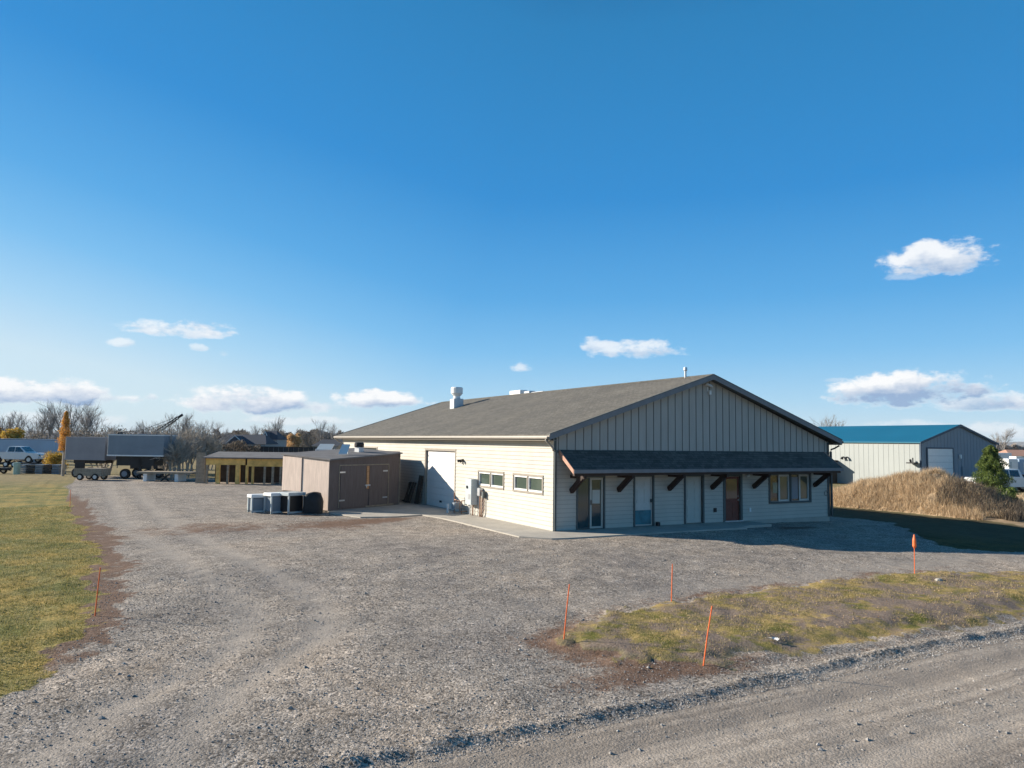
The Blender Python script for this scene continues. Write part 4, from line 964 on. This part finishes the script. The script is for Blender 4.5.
ribbed(0, bw, lambda u: he+(hr-he)*(1-abs(u-bw/2)/(bw/2)), lambda u, o, z: (u, -o+.02, z), .5, M['greymetal'], 'gable_cladding', b2)
mb = MB(); mb.prism([(-.18,he-.03),(bw/2,hr+.03),(bw+.18,he-.03),(bw+.18,he-.13),(bw/2,hr-.07),(-.18,he-.13)], -.12, bl+.1); rf = mb.build('metal_roof', M['blueroof'], b2)
mb = MB()
for s in (-1, 1):
    xa, xb = (-.2, bw/2) if s < 0 else (bw/2, bw+.2); za, zb_ = (he-.02, hr+.05) if s < 0 else (hr+.05, he-.02)
    mb.prism([(xa,za),(xb,zb_),(xb,zb_-.2),(xa,za-.2)], -.16, -.121)
mb.build('gable_trim', M['bluetrim'], rf)
mb = MB(); mb.box(-.06, .06, -.06, .08, 0, he-.2); mb.build('corner_trim', M['bluetrim'], b2)
gd = MB().box(.95, 4.6, -.05, -.02, 0, 3.42).build('garage_door', M['white'], b2)
mb = MB(); 
for k in range(6): mb.box(.95, 4.6, -.056, -.0505, .55*k+.02, .55*k+.04)
mb.build('door_grooves', M['greymetal'], gd)
frame(.82, 4.73, 0, 3.52, .12, -.075, -.0185, M['bluetrim'], gd, 'door_trim', False)
mb = MB(); mb.bev(5.6, 5.78, -.18, -.02, 2.55, 2.9, .02); mb.build('wall_lamp', M['white'], b2)
w_ = MB().box(6.0, 7.0, -.06, -.02, 0.1, 1.85).build('entry_door', M['steelblue'], b2)
for yy in (7.2, 7.6): MB().tube([(-.04, yy, 2.50), (-.25, yy, 2.45), (-.3, yy, 2.3)], [.06,.10,.14]).build('wall_lamp', M['black'], b2)
mb = MB(); mb.box(-.7, -.1, .2, .9, 2.1, 2.2); mb.tube([(-.5,.4,2.15),(-.5,.4,2.6)], .05); mb.tube([(-.3,.7,2.15),(-.4,.7,2.45)], .09); mb.build('utility_bracket', M['black'], b2)
# brown stack and white items beyond
t = thing('lean_to_annex', 'dark brown annex at the far end of the pale metal building', 'shed', (44.6, 23.0, -.05))
MB().box(0, 1.85, 0, 2.4, 0, 2.05).build('annex_walls', M['darkbark'], t); MB().box(-.1, 1.85, -.1, 2.5, 2.051, 2.18).build('annex_roof', M['stain'], t)
MB().bev(.3, .7, -.08, -.001, 1.2, 1.5, .01).build('wall_box', M['white'], t)

# ---------------------------------------------------------------- vehicles
def wheel(mb_t, mb_r, x, y, z, r_, w):
    mb_t.tube([(x, y-w/2, z), (x, y-w/2+.03, z), (x, y+w/2-.03, z), (x, y+w/2, z)], [r_*.86, r_, r_, r_*.86], 20)
    mb_r.tube([(x, y-w/2-.012, z), (x, y+w/2+.012, z)], [r_*.56, r_*.56], 14)
def pickup(label, loc, rz, group=None):
    # x runs from the tail (0) to the nose (5.6); y across
    t = thing('pickup_truck', label, 'truck', loc, rz, group); wd = 1.9
    def arch(cx_): return [(cx_-.48+.96*k/10, .42+.44*math.sin(math.pi*k/10)) for k in range(11)]
    low = [(0,.55)]+arch(1.15)+arch(4.55)+[(5.6,.5)]
    top = [(5.62,.95),(5.5,1.08),(4.25,1.16),(4.15,1.18),(0.03,1.18)]
    mb = MB(); mb.prism(low+top, 0, wd); body = mb.build('body', M['carpaint'], t)
    cab = [(1.95,1.18),(4.2,1.18),(3.45,1.82),(2.15,1.84)]
    mb = MB(); v = [(x,.02,z) if z < 1.3 else (x,.20,z) for x,z in cab]+[(x,wd-.02,z) if z < 1.3 else (x,wd-.20,z) for x,z in cab]
    mb.add(v, [(0,1,2,3),(7,6,5,4),(0,4,5,1),(1,5,6,2),(2,6,7,3),(3,7,4,0)]); mb.build('cab', M['carpaint'], t)
    def side_pt(x, z, o): 
        f_ = (z-1.18)/.66; return (x, .02+.18*f_-o, z) 
    mb = MB()
    for a in ([(2.18,1.24),(2.92,1.24),(2.92,1.76),(2.27,1.76)], [(3.0,1.24),(3.98,1.24),(3.42,1.76),(3.0,1.76)]):
        p = [side_pt(x, z, .012) for x, z in a]; q = [(x, wd-y_, z) for x, y_, z in p]
        mb.add(p, [(0,1,2,3)]); mb.add(q, [(3,2,1,0)])
    mb.add([(4.10,.2,1.27),(4.10,wd-.2,1.27),(3.53,wd-.28,1.77),(3.53,.28,1.77)], [(0,1,2,3)]); mb.add([(1.955,.2,1.27),(1.955,wd-.2,1.27),(2.12,wd-.28,1.77),(2.12,.28,1.77)], [(3,2,1,0)])
    mb.build('windows', M['glass'], t)
    mb = MB(); mb.box(.08, 1.85, .08, wd-.08, 1.181, 1.19); mb.build('bed_opening', M['black'], t)
    for cx_ in (1.15, 4.55):
        for yy in (.13, wd-.13):
            a, b_ = MB(), MB(); wheel(a, b_, cx_, yy, .40, .40, .25); w = a.build('wheel', M['rubber'], t); b_.build('rim', M['metal'], w)
    mb = MB(); mb.box(-.10, .02, .1, wd-.1, .50, .68); mb.box(5.58, 5.72, .1, wd-.1, .48, .68); mb.build('bumper', M['metal'], t)
    for yy in (.1, wd-.32): MB().box(5.55, 5.64, yy, yy+.22, .78, .95).build('headlight', M['glass_g'], t)
    for yy in (.02, wd-.16): MB().box(-.02, .03, yy, yy+.14, .75, 1.1).build('tail_light', M['door_r'], t)
    return t
yw = -YAW
def face(px, D): # ground spot plus a heading square to the view
    x, y = spot(px, D); return (x, y, -.05), yw
l, h_ = face(-9, 82.5); pk = pickup('white crew cab pickup parked in front of the long pale trailer', (l[0], l[1], .42), h_, None)
l, h_ = face(1034, 62.0)
pk2 = dup(pk, (l[0], l[1], -.05), h_+math.pi-.12, 1.0, 'white pickup at the right edge seen from its rear corner')
# flatbed under the left pickup
l, _ = face(-12, 82.9); t = thing('flatbed_trailer', 'low dark flatbed trailer carrying the white pickup', 'trailer', l, yw)
mb = MB(); mb.box(-.5, 6.2, -.1, 2.1, .38, .50); mb.build('deck', M['black'], t)
for k in (2.55, 3.45):
    a, b_ = MB(), MB(); wheel(a, b_, k, -.12, .33, .33, .22); wheel(a, b_, k, 2.12, .33, .33, .22); w = a.build('wheel', M['rubber'], t); b_.build('rim', M['white'], w)
def box_trailer(label, loc, rz, L_, W_, H_, mat, z0=1.1, wheels=(1.2, 2.4), trim='white', name='box_trailer'):
    t = thing(name, label, 'trailer', loc, rz)
    MB().bev(0, L_, 0, W_, z0, H_, .03).build('box_body', mat, t)
    mb = MB(); mb.box(-.02, L_+.02, -.02, W_+.02, H_-.10, H_-.035); mb.box(-.02, L_+.02, -.02, W_+.02, z0-.06, z0+.05)
    k = .8
    mb.build('rail_trim', M[trim], t)
    mb = MB(); (mb.box(.6, L_-.9, .4, W_-.4, z0-.85, z0-.07) if z0 > 1.8 else None); mb.box(.5, L_-.3, .5, .62, z0-.35, z0-.06); mb.box(.5, L_-.3, W_-.62, W_-.5, z0-.35, z0-.06); mb.box(L_-2.2, L_-2.0, .4, .55, .0, z0-.3); mb.build('chassis', M['black'], t)
    for x_ in wheels:
        for yy in (.2, W_-.2):
            a, b_ = MB(), MB(); wheel(a, b_, x_, yy, .42, .42, .3); w = a.build('wheel', M['rubber'], t); b_.build('rim', M['steelblue'], w)
    return t
M['trbl'] = simple('shade_blue_trailer_side', (.33, .43, .55), .5, var=.10, scale=.5)  # blue of the shaded side is put into the trailer's colour
l, h_ = face(-55, 91.5); box_trailer('long box trailer painted in its bluish shade behind the white pickup', l, h_, 13.9, 2.5, 3.1, M['trbl'], 1.0, (11.5, 12.7), 'bluetrim')
l, h_ = face(110, 62.5); box_trailer('dark blue grey high sided trailer at the back of the yard', l, h_, 4.7, 2.4, 3.72, M['steelblue'], 1.95, (1.5, 3.4), 'white')
l, h_ = face(68, 63.5); box_trailer('grey box trailer left of the dark high sided trailer', l, h_, 3.4, 2.4, 3.45, M['violet'], 1.55, (1.0, 2.2), 'violet')
# tan low cart in front of the grey trailer
l, h_ = face(78, 59.8); t = thing('low_utility_cart', 'tan low sided utility cart standing under the grey trailer', 'cart', l, h_)
MB().box(0, 2.2, 0, 1.4, .35, .95).build('cart_box', M['oldwood'], t)
mb = MB(); mb.box(.05, .75, -.02, .2, .96, 1.45); mb.build('tool_chest', M['black'], t)
for x_ in (.5, 1.7):
    a, b_ = MB(), MB(); wheel(a, b_, x_, .05, .27, .27, .18); wheel(a, b_, x_, 1.35, .27, .27, .18); w = a.build('wheel', M['rubber'], t); b_.build('rim', M['metal'], w)
l, h_ = face(140, 59.5); t = thing('flat_deck', 'low flat trailer deck with white blocks at the back of the yard', 'trailer', l, h_)
mb = MB(); mb.box(0, 4.4, 0, 1.8, .62, .76); mb.build('deck', M['oldwood'], t)
for x_ in (.5, 3.0): MB().bev(x_, x_+.3, .1, 1.6, 0, .61, .02).build('block', M['white'], t)
mb = MB(); mb.bar((1.9, .1, .6), (2.6, .1, 0), .1); mb.bar((2.6, .1, .6), (1.9, .1, 0), .1); mb.build('stand', M['black'], t)
# tan upright board
l, h_ = face(199, 58); t = thing('plywood_sheet', 'tall tan plywood board standing upright left of the open shed', 'board', l, h_)
MB().box(0, .72, 0, .12, 0, 2.35).build('board_sheet', M['yellowwood'] if False else M['oldwood'], t)
# open pole shed
l, h_ = face(209, 57.5); t = thing('open_pole_shed', 'long open front shed with a grey roof and yellow timber beam', 'shed', l, h_+.12)
Lp = 6.1
mb = MB(); mb.add([(-.2,-.3,1.95),(Lp+.2,-.3,1.95),(Lp+.2,4.2,2.32),(-.2,4.2,2.32),(-.2,-.3,2.03),(Lp+.2,-.3,2.03),(Lp+.2,4.2,2.40),(-.2,4.2,2.40)], [(0,3,2,1),(4,5,6,7),(0,1,5,4),(1,2,6,5),(2,3,7,6),(3,0,4,7)]); mb.build('shed_roof', M['shedroof'], t)
mb = MB(); mb.box(0, 2.9, -.05, .05, 1.45, 1.93); mb.box(3.05, Lp, -.05, .05, 1.35, 1.93); mb.build('beam', M['yellowwood'], t)
for k, x_ in enumerate((.0, .75, 1.55, 2.2, 2.95, 3.4, 4.3, 4.9, 5.5, 6.0)): MB().box(x_, x_+[.15,.3,.14,.34,.18,.16,.14,.16,.14,.12][k], -.045, .15, 0, 1.44 if k < 5 else 1.34).build('post', M['yellowwood'] if k in (1,3,4,5) else M['oldwood'], t)
mb = MB(); mb.box(0, Lp, 2.6, 2.7, 0, 2.1); mb.build('back_wall', M['darkbark'], t)
# dark pile, green box, small trailer at far left
l, h_ = face(22, 69); t = thing('pallet_stack', 'long low stack of dark pallets left of the yard', 'pallets', l, h_)
for k in range(5):
    mb = MB(); rr = random.Random(k)
    for j in range(6): mb.box(k*.78+rr.random()*.05, k*.78+.72, 0, 1.1, .15*j+.0, .15*j+.1+.0*rr.random())
    mb.build('pallet', M['black'] if k % 2 else M['steelblue'], t)
l, h_ = face(17.5, 67.3); t = thing('green_cabinet', 'pale green cabinet at the left end of the pallet stack', 'cabinet', l, h_)
MB().bev(0, .42, 0, .4, 0, 1.08, .03).build('cabinet_body', M['greenbox'], t); MB().box(.05, .37, -.012, -.001, .1, .95).build('cabinet_door', M['greenbox'], t)
l, h_ = face(-6, 67.8); t = thing('small_cart', 'small dark cart on the grass at the left edge', 'cart', l, h_)
mb = MB(); mb.box(.0, 1.5, 0, .8, .35, .55); mb.bar((.9,.4,.45),(1.7,.4,.3),.06); mb.build('cart_frame', M['black'], t)
a, b_ = MB(), MB(); wheel(a, b_, .75, -.05, .3, .3, .15); wheel(a, b_, .75, .85, .3, .3, .15); w = a.build('wheel', M['rubber'], t); b_.build('rim', M['metal'], w)
# crane
l, h_ = face(150, 84); t = thing('lattice_crane', 'dark lattice boom crane rising over the grey trailers', 'crane', l, h_)
mb = MB(); mb.bev(-.9, 1.7, -.8, .8, 1.0, 3.9, .1); mb.build('crane_cab', M['bluetrim'], t)
mb = MB(); mb.box(-1.3, 2.0, -1.1, 1.1, .0, .95); mb.build('tracks', M['black'], t)
P0, P1 = Vector((.4,0,3.7)), Vector((3.75,0,6.35)); mb = MB(); dd = (P1-P0); n_ = 12; side = Vector((0,1,0)); upv = dd.normalized().cross(side)*-1
cor = [(side*a+upv*b_)*.19 for a, b_ in ((-1,-1),(1,-1),(1,1),(-1,1))]
P1 = Vector((3.75,0,6.1)); dd = P1-P0
for c in cor: mb.bar(P0+c, P1+c*.4, .045)
for k in range(n_):
    f0, f1 = k/n_, (k+1)/n_
    for i in range(4): j = (i+1) % 4; mb.bar(P0+dd*f0+cor[i]*(1-.6*f0), P0+dd*f1+cor[j]*(1-.6*f1), .03)
mb.bar(P1-dd*.14, P1, .22); mb.build('boom', M['black'], t)
mb = MB(); mb.tube([tuple(P1), (-.6,0,4.35), (-3.3,0,3.95)], .022, 5); mb.tube([tuple(P1-dd*.3), (-.2,0,4.2)], .022, 5); mb.bar((-.6,0,3.7),(-.6,0,4.35),.08); mb.build('cables', M['black'], t)
mb = MB(); mb.bev(-3.6, -3.0, -.3, .3, 3.75, 3.98, .04); mb.tube([(-3.3,0,3.75),(-3.3,0,.0)], .05, 6); mb.build('boom_stand', M['black'], t)
# long dark fence and far houses
l, h_ = face(216, 150); t = thing('dark_fence', 'long low dark fence behind the open shed', 'fence', l, h_)
mb = MB(); 
for k in range(24): mb.box(k*1.0, k*1.0+.96, 0, .06, 0, 1.95)
mb.build('fence_boards', M['black'], t); mb = MB(); mb.box(0, 24, -.06, -.002, 1.9, 2.0); mb.build('fence_rail', M['darkbark'], t)
def house(label, px, D, w, dpt, hw, hr_, roof='darkroof', wall='housewall', cross=False, rz=0., zb=-.05, ax='x'):
    x, y = spot(px, D); t = thing('far_house', label, 'house', (x, y, zb), yw+rz)
    MB().box(-w/2, w/2, 0, dpt, 0, hw).build('walls', M[wall], t)
    mb = MB()
    mb.add([(-w/2-.3,-.4,hw-.05),(w/2+.3,-.4,hw-.05),(w/2+.3,dpt+.4,hw-.05),(-w/2-.3,dpt+.4,hw-.05),(-w/2+ (1.5 if ax=='x' else 0),dpt/2,hr_),(w/2-(1.5 if ax=='x' else 0),dpt/2,hr_)], [(0,1,5,4),(2,3,4,5),(1,2,5),(3,0,4),(0,3,2,1)])
    rf = mb.build('roof', M[roof], t)
    if cross:
        mb = MB(); cw = w*.17; mb.prism([(-cw-w*.05,hw),(cw-w*.05,hw),(-w*.05,hr_-.35)], -1.2, dpt/2); mb.build('front_gable', M[roof], t)
        mb = MB(); mb.bar((-cw-w*.05,-1.25,hw+.05),(-w*.05,-1.25,hr_-.3),.14); mb.bar((cw-w*.05,-1.25,hw+.05),(-w*.05,-1.25,hr_-.3),.14); mb.build('barge_board', M['white'], t)
    mb = MB()
    for k in range(3): mb.box(-w*.35+w*.3*k, -w*.35+w*.3*k+1.2, -.03, -.002, hw*.4, hw*.8)
    mb.build('windows', M['glass'], t)
    return t
house('wide dark roofed house left of centre with a white edged gable', 241, 178, 12.5, 9, 2.3, 4.5, cross=True)
house('tall dark gabled house right of the wide dark roofed house', 269, 190, 5.0, 8, 3.4, 5.7, cross=True)
house('distant grey roofed house just left of the workshop', 330, 185, 8, 8, 2.0, 3.6, 'darkroof')
house('low dark building between the bare trees and crane', 128, 160, 16, 8, 2.5, 3.9)
house('low brown roofed house behind the pale shrubs', 173, 165, 11, 8, 3.0, 4.6)
house('terracotta roofed house at the right edge', 1027, 190, 9, 8, 1.8, 3.3, 'redroof', 'white')
house('low dark house between the tree trunks at far left', 50, 170, 13, 8, 2.6, 4.2)
# white boxes on the right
def vanbox(label, px, D, L_, H_, W_=2.4, mat='white', z0=.5):
    l, h_ = face(px, D); t = thing('cargo_trailer', label, 'trailer', l, h_)
    MB().bev(0, L_, 0, W_, z0, H_, .06).build('box_body', M[mat], t)
    MB().box(L_*.1, L_*.35, -.02, -.001, z0+.25, H_-.35).build('side_door', M['paleb'], t)
    for x_ in (L_*.45, L_*.62):
        a, b_ = MB(), MB(); wheel(a, b_, x_, .1, .35, .35, .2); wheel(a, b_, x_, W_-.1, .35, .35, .2); w = a.build('wheel', M['rubber'], t); b_.build('rim', M['metal'], w)
    return t
vanbox('white cargo trailer right of the pine, farthest back', 994, 150, 3.4, 2.7)
vanbox('white cargo trailer in front of the terracotta roofed house', 1015, 140, 1.3, 2.1, 2., 'white')
vanbox('near white cargo trailer above the right pickup', 1007, 85, 1.15, 2.35)
vanbox('grey cargo trailer beside the near white one', 1017.5, 86, 4.5, 2.35, 2.4, 'trbl')
l, h_ = face(1005, 74); t = thing('equipment_rack', 'dark low equipment rack behind the right pickup', 'rack', l, h_)
mb = MB(); mb.box(0, 4, 0, 1, .75, .95); [mb.box(k*1.3, k*1.3+.1, 0, .1, 0, .75) for k in range(4)]; mb.box(0, 4, .3, .5, 0, .7); mb.build('rack_frame', M['stain'], t)
l, h_ = face(953, 57); t = thing('flat_trailer', 'low pale flat trailer between the mound and the blue roofed building', 'trailer', l, h_)
MB().box(0, 1.5, 0, 2.2, .72, .95).build('deck', M['barge'], t)
a, b_ = MB(), MB(); wheel(a, b_, .7, .1, .36, .36, .2); w = a.build('wheel', M['rubber'], t); b_.build('rim', M['metal'], w)
# brown ramp and white sheet beyond the shed
t = thing('timber_ramp', 'brown timber brace leaning up to the far corner of the workshop', 'ramp', (*spot(336, 50), -.05), -.3)
mb = MB(); mb.bar((-.5,0,2.2),(.55,0,3.25),.12,.16); mb.bar((-.5,.9,2.2),(.55,.9,3.25),.12,.16); mb.bar((.4,.4,0),(.4,.4,3.1),.12); mb.bar((-.4,.4,0),(-.4,.4,2.3),.12); mb.build('ramp_beams', M['oldwood'], t)
t = thing('white_sheet_roof', 'pale slanted sheet behind the shed roof', 'canopy', (*spot(327, 47.5), .15), -.2)
MB().add([(-.6,-.4,2.60),(.35,-.4,2.60),(.6,.6,2.95),(-.3,.6,2.95),(-.6,-.4,2.66),(.35,-.4,2.66),(.6,.6,3.01),(-.3,.6,3.01)], [(0,3,2,1),(4,5,6,7),(0,1,5,4),(1,2,6,5),(2,3,7,6),(3,0,4,7)]).build('sheet', M['paleb'], t)
mb = MB(); [mb.bar((a,b_,0),(a,b_,2.7),.08) for a, b_ in ((-.6,-.4),(.4,-.4),(.6,.7),(-.3,.7))]; mb.build('posts', M['metal'], t)

# ---------------------------------------------------------------- hills
r = np.random.default_rng(9)
def hills(D, hmax, seed, name, mat, base=0.):
    az = np.linspace(-math.pi, math.pi, 720); rows = 8; Vv = []
    prof = fbm((az+4)*6, az*0+.5, 5, seed)**1.5*hmax*1.9+base
    for j in range(rows):
        f_ = j/(rows-1); rad = D*(1+.35*f_); hh = prof*math.sin(f_*math.pi*.5)*(1+.25*(fbm((az+4)*30, az*0+f_*4, 3, seed+1)-.5))
        Vv.append(np.stack([CX+rad*np.sin(az), CY+rad*np.cos(az), hh-1.0], -1))
    Vv = np.array(Vv).reshape(-1, 3); ii = np.arange(rows*720).reshape(rows, 720)
    o = np_mesh(name, Vv, np.stack([ii[:-1,:-1], ii[:-1,1:], ii[1:,1:], ii[1:,:-1]], -1).reshape(-1, 4), mat, smooth=True); tag(o, kind='structure')
HM = simple('far_hillside', (.20, .19, .17), .95, var=.35, scale=.0016, spec=.05)
hills(3200, 26, 3, 'hills', HM, 8)
hills(5200, 60, 11, 'hills', HM, 22)

# ---------------------------------------------------------------- sky
SUN = Vector((-1.89, 1.69, 1.0)).normalized()
el = math.asin(SUN.z); saz = math.atan2(SUN.x, SUN.y)
w = bpy.data.worlds.new('World'); sc.world = w; w.use_nodes = True
nt = w.node_tree; L = nt.links.new; bg = nt.nodes['Background']
sky = nt.nodes.new('ShaderNodeTexSky'); sky.sky_type = 'NISHITA'; sky.sun_disc = False
sky.sun_elevation = el; sky.sun_rotation = saz; sky.altitude = 1400; sky.air_density = 1.0; sky.dust_density = .5; sky.ozone_density = 1.8
hs = nt.nodes.new('ShaderNodeHueSaturation'); hs.inputs['Saturation'].default_value = 1.15; L(sky.outputs[0], hs.inputs['Color'])
def dirpx(px, py):
    p, ro, f = .0783, .0133, 744.46
    fw = Vector((math.sin(YAW)*math.cos(p), math.cos(YAW)*math.cos(p), math.sin(p))); rt = Vector((math.cos(YAW), -math.sin(YAW), 0)); up = rt.cross(fw)
    c, s = math.cos(ro), math.sin(ro); r2 = c*rt+s*up; u2 = -s*rt+c*up
    return (fw+(px-512)/f*r2+(384-py)/f*u2).normalized()
# clouds, each a bank at its own bearing and elevation: centre, half width, half height (angles), density
CL = [(934,260,42,15,.9,.35),(905,276,20,6,.3,.2),(635,349,52,12,.75,.35),(592,346,14,9,.7,.2),(522,367,12,6,.6,.1),(182,331,52,8,.75,.1),(205,330,30,9,.85,.1),(124,343,15,5,.6,.1),(199,348,9,4,.5,.1),(224,354,7,4,.4,.1),
      (30,394,55,13,1.,.5),(110,398,32,6,.8,.4),(150,397,8,4,.6,.2),(250,403,60,13,1.,.5),(310,406,30,8,.7,.5),(377,401,44,10,1.,.35),(295,421,60,5,.5,.3),(908,391,56,17,1.,.85),(975,403,40,10,.75,.95),(1015,402,26,9,.9,.4),(985,430,70,9,.55,.3),(905,424,40,5,.4,.3),(60,420,50,7,.45,.3),(836,380,14,3,.3,.2)]
tcw = nt.nodes.new('ShaderNodeTexCoord')
def wm(op, a, b=None, c=None, cl=False):
    q = nt.nodes.new('ShaderNodeMath'); q.operation = op; q.use_clamp = cl
    for s, v in enumerate((a, b, c)):
        if v is None: continue
        if isinstance(v, (int, float)): q.inputs[s].default_value = v
        else: L(v, q.inputs[s])
    return q.outputs[0]
def wdot(vec):
    q = nt.nodes.new('ShaderNodeVectorMath'); q.operation = 'DOT_PRODUCT'; L(tcw.outputs['Generated'], q.inputs[0]); q.inputs[1].default_value = vec; return q.outputs['Value']
mpw = nt.nodes.new('ShaderNodeMapping'); mpw.inputs['Scale'].default_value = (1, 1, 2.1); L(tcw.outputs['Generated'], mpw.inputs['Vector'])
def wn(scale, det, off=0., rough=.6):
    m_ = nt.nodes.new('ShaderNodeMapping'); m_.inputs['Location'].default_value = (0, 0, off); L(mpw.outputs['Vector'], m_.inputs['Vector'])
    n = nt.nodes.new('ShaderNodeTexNoise'); n.inputs['Scale'].default_value = scale; n.inputs['Detail'].default_value = det; n.inputs['Roughness'].default_value = rough; L(m_.outputs['Vector'], n.inputs['Vector']); return n.outputs['Fac']
# air colour by elevation, paler towards the sun side, blended with the physical sky
sxyz = nt.nodes.new('ShaderNodeSeparateXYZ'); L(tcw.outputs['Generated'], sxyz.inputs[0])
sd = wm('MULTIPLY', wm('MAXIMUM', wm('SUBTRACT', wdot(SUN), .33), 0.), .26)
ee = wm('SUBTRACT', sxyz.outputs['Z'], sd, cl=True)
rp = nt.nodes.new('ShaderNodeValToRGB'); L(ee, rp.inputs[0]); el_ = rp.color_ramp.elements
stops = [(0, (4.3, 5.5, 6.3)), (.057, (2.7, 4.7, 6.4)), (.12, (1.35, 3.7, 6.2)), (.19, (.62, 2.85, 5.7)), (.315, (.16, 1.95, 4.8)), (.50, (.13, 1.6, 3.75)), (.62, (.07, .85, 2.1)), (1., (.04, .42, 1.1))]
while len(el_) < len(stops): el_.new(.5)
for i, (p_, c_) in enumerate(stops): el_[i].position = p_; el_[i].color = (c_[0]/8, c_[1]/8, c_[2]/8, 1)
rsc = nt.nodes.new('ShaderNodeVectorMath'); rsc.operation = 'SCALE'; L(rp.outputs[0], rsc.inputs[0]); rsc.inputs['Scale'].default_value = 8.0
skymix = nt.nodes.new('ShaderNodeMix'); skymix.data_type = 'RGBA'; skymix.inputs[0].default_value = .88; L(hs.outputs[0], skymix.inputs[6]); L(rsc.outputs[0], skymix.inputs[7])
nA = wn(24, 9, 0, .64); nB = wn(24, 9, .03, .64); nC = wn(9, 3)
shape = wm('MULTIPLY', wm('SUBTRACT', nA, .5), 5.0)
tot = None; shade = None
for (px, py, hw, hh, dens, dk) in CL:
    d0 = dirpx(px, py); rt = Vector((d0.y, -d0.x, 0)).normalized(); up = rt.cross(d0)
    u = wm('DIVIDE', wdot(rt), hw/744.46); v = wm('DIVIDE', wdot(up), hh/744.46)
    # flatter base: below centre counts double
    vneg = wm('MULTIPLY', wm('MINIMUM', v, 0.), .35); v2 = wm('ADD', v, vneg)
    rr_ = wm('ADD', wm('MULTIPLY', u, u), wm('MULTIPLY', v2, v2))
    fr_ = wm('GREATER_THAN', wdot(d0), .5)
    m_ = wm('SUBTRACT', 1.45 if (hw > 38 and dens > .8) else 1.1, rr_); m_ = wm('ADD', m_, shape)
    mr_ = nt.nodes.new('ShaderNodeMapRange'); mr_.interpolation_type = 'SMOOTHSTEP'; L(m_, mr_.inputs[0]); mr_.inputs[1].default_value = -.05; mr_.inputs[2].default_value = 1.0; mr_.inputs[4].default_value = dens
    edge = wm('MULTIPLY', mr_.outputs[0], wm('LESS_THAN', rr_, 3.2)); edge = wm('MULTIPLY', edge, fr_)
    tot = edge if tot is None else wm('MAXIMUM', tot, edge)
    # shade amount: lower and away from the sun (sun is left)
    sh_ = wm('MULTIPLY_ADD', v, -.8, wm('MULTIPLY_ADD', u, .22, dk*.75-.05), cl=True)
    sh_ = wm('MULTIPLY', sh_, edge)
    shade = sh_ if shade is None else wm('MAXIMUM', shade, sh_)
shn = wm('ADD', wm('MULTIPLY', shade, 1.25), wm('MULTIPLY', wm('SUBTRACT', nB, nA), 1.7), cl=True)
ccol = nt.nodes.new('ShaderNodeMix'); ccol.data_type = 'RGBA'; L(shn, ccol.inputs[0])
CLB = 1.0
ccol.inputs[6].default_value = (7.1, 7.15, 7.2, 1); ccol.inputs[7].default_value = (2.1, 3.1, 4.7, 1)
fin = nt.nodes.new('ShaderNodeMix'); fin.data_type = 'RGBA'; L(tot, fin.inputs[0]); L(skymix.outputs[2], fin.inputs[6]); L(ccol.outputs[2], fin.inputs[7])
L(fin.outputs[2], bg.inputs['Color']); bg.inputs['Strength'].default_value = .08
sl = bpy.data.lights.new('sun', 'SUN'); sl.energy = 5.0; sl.angle = R(.5); sl.color = (1., .90, .76)
so_ = bpy.data.objects.new('sun', sl); COL.objects.link(so_); so_.rotation_euler = (-SUN).to_track_quat('-Z', 'Y').to_euler(); so_.location = (-30, 30, 40)

# ---------------------------------------------------------------- camera
cam = bpy.data.cameras.new('camera'); co = bpy.data.objects.new('camera', cam); COL.objects.link(co)
cam.sensor_width = 36; cam.lens = 744.46/1024*36; cam.clip_start = .1; cam.clip_end = 20000
fwd = Vector((math.sin(YAW)*math.cos(.0783), math.cos(YAW)*math.cos(.0783), math.sin(.0783))); rt = Vector((math.cos(YAW), -math.sin(YAW), 0)); up = rt.cross(fwd)
c, s = math.cos(.0133), math.sin(.0133); r2 = c*rt+s*up; u2 = -s*rt+c*up
co.matrix_world = Matrix(((r2.x,u2.x,-fwd.x,CX),(r2.y,u2.y,-fwd.y,CY),(r2.z,u2.z,-fwd.z,CZ),(0,0,0,1)))
sc.camera = co
sc.view_settings.view_transform = 'Standard'; sc.view_settings.look = 'None'; sc.view_settings.exposure = .82; sc.view_settings.gamma = 1
sc.render.engine = 'CYCLES'; sc.cycles.use_denoising = True
try: sc.cycles.denoiser = 'OPENIMAGEDENOISE'
except Exception: pass
sc.cycles.max_bounces = 5; sc.cycles.diffuse_bounces = 2; sc.cycles.glossy_bounces = 3
sc.cycles.sample_clamp_indirect = 6

# ---------------------------------------------------------------- air
mh = bpy.data.materials.new('haze_air'); mh.use_nodes = True; nth = mh.node_tree
nth.nodes.remove(nth.nodes['Principled BSDF']); pv = nth.nodes.new('ShaderNodeVolumePrincipled')
pv.inputs['Color'].default_value = (.82, .9, 1, 1); pv.inputs['Density'].default_value = .00007
nth.links.new(pv.outputs[0], nth.nodes['Material Output'].inputs['Volume'])
hz = MB().box(-9300, 9300, -9300, 9300, -2.2, 110).build('haze', mh); hz['kind'] = 'stuff'
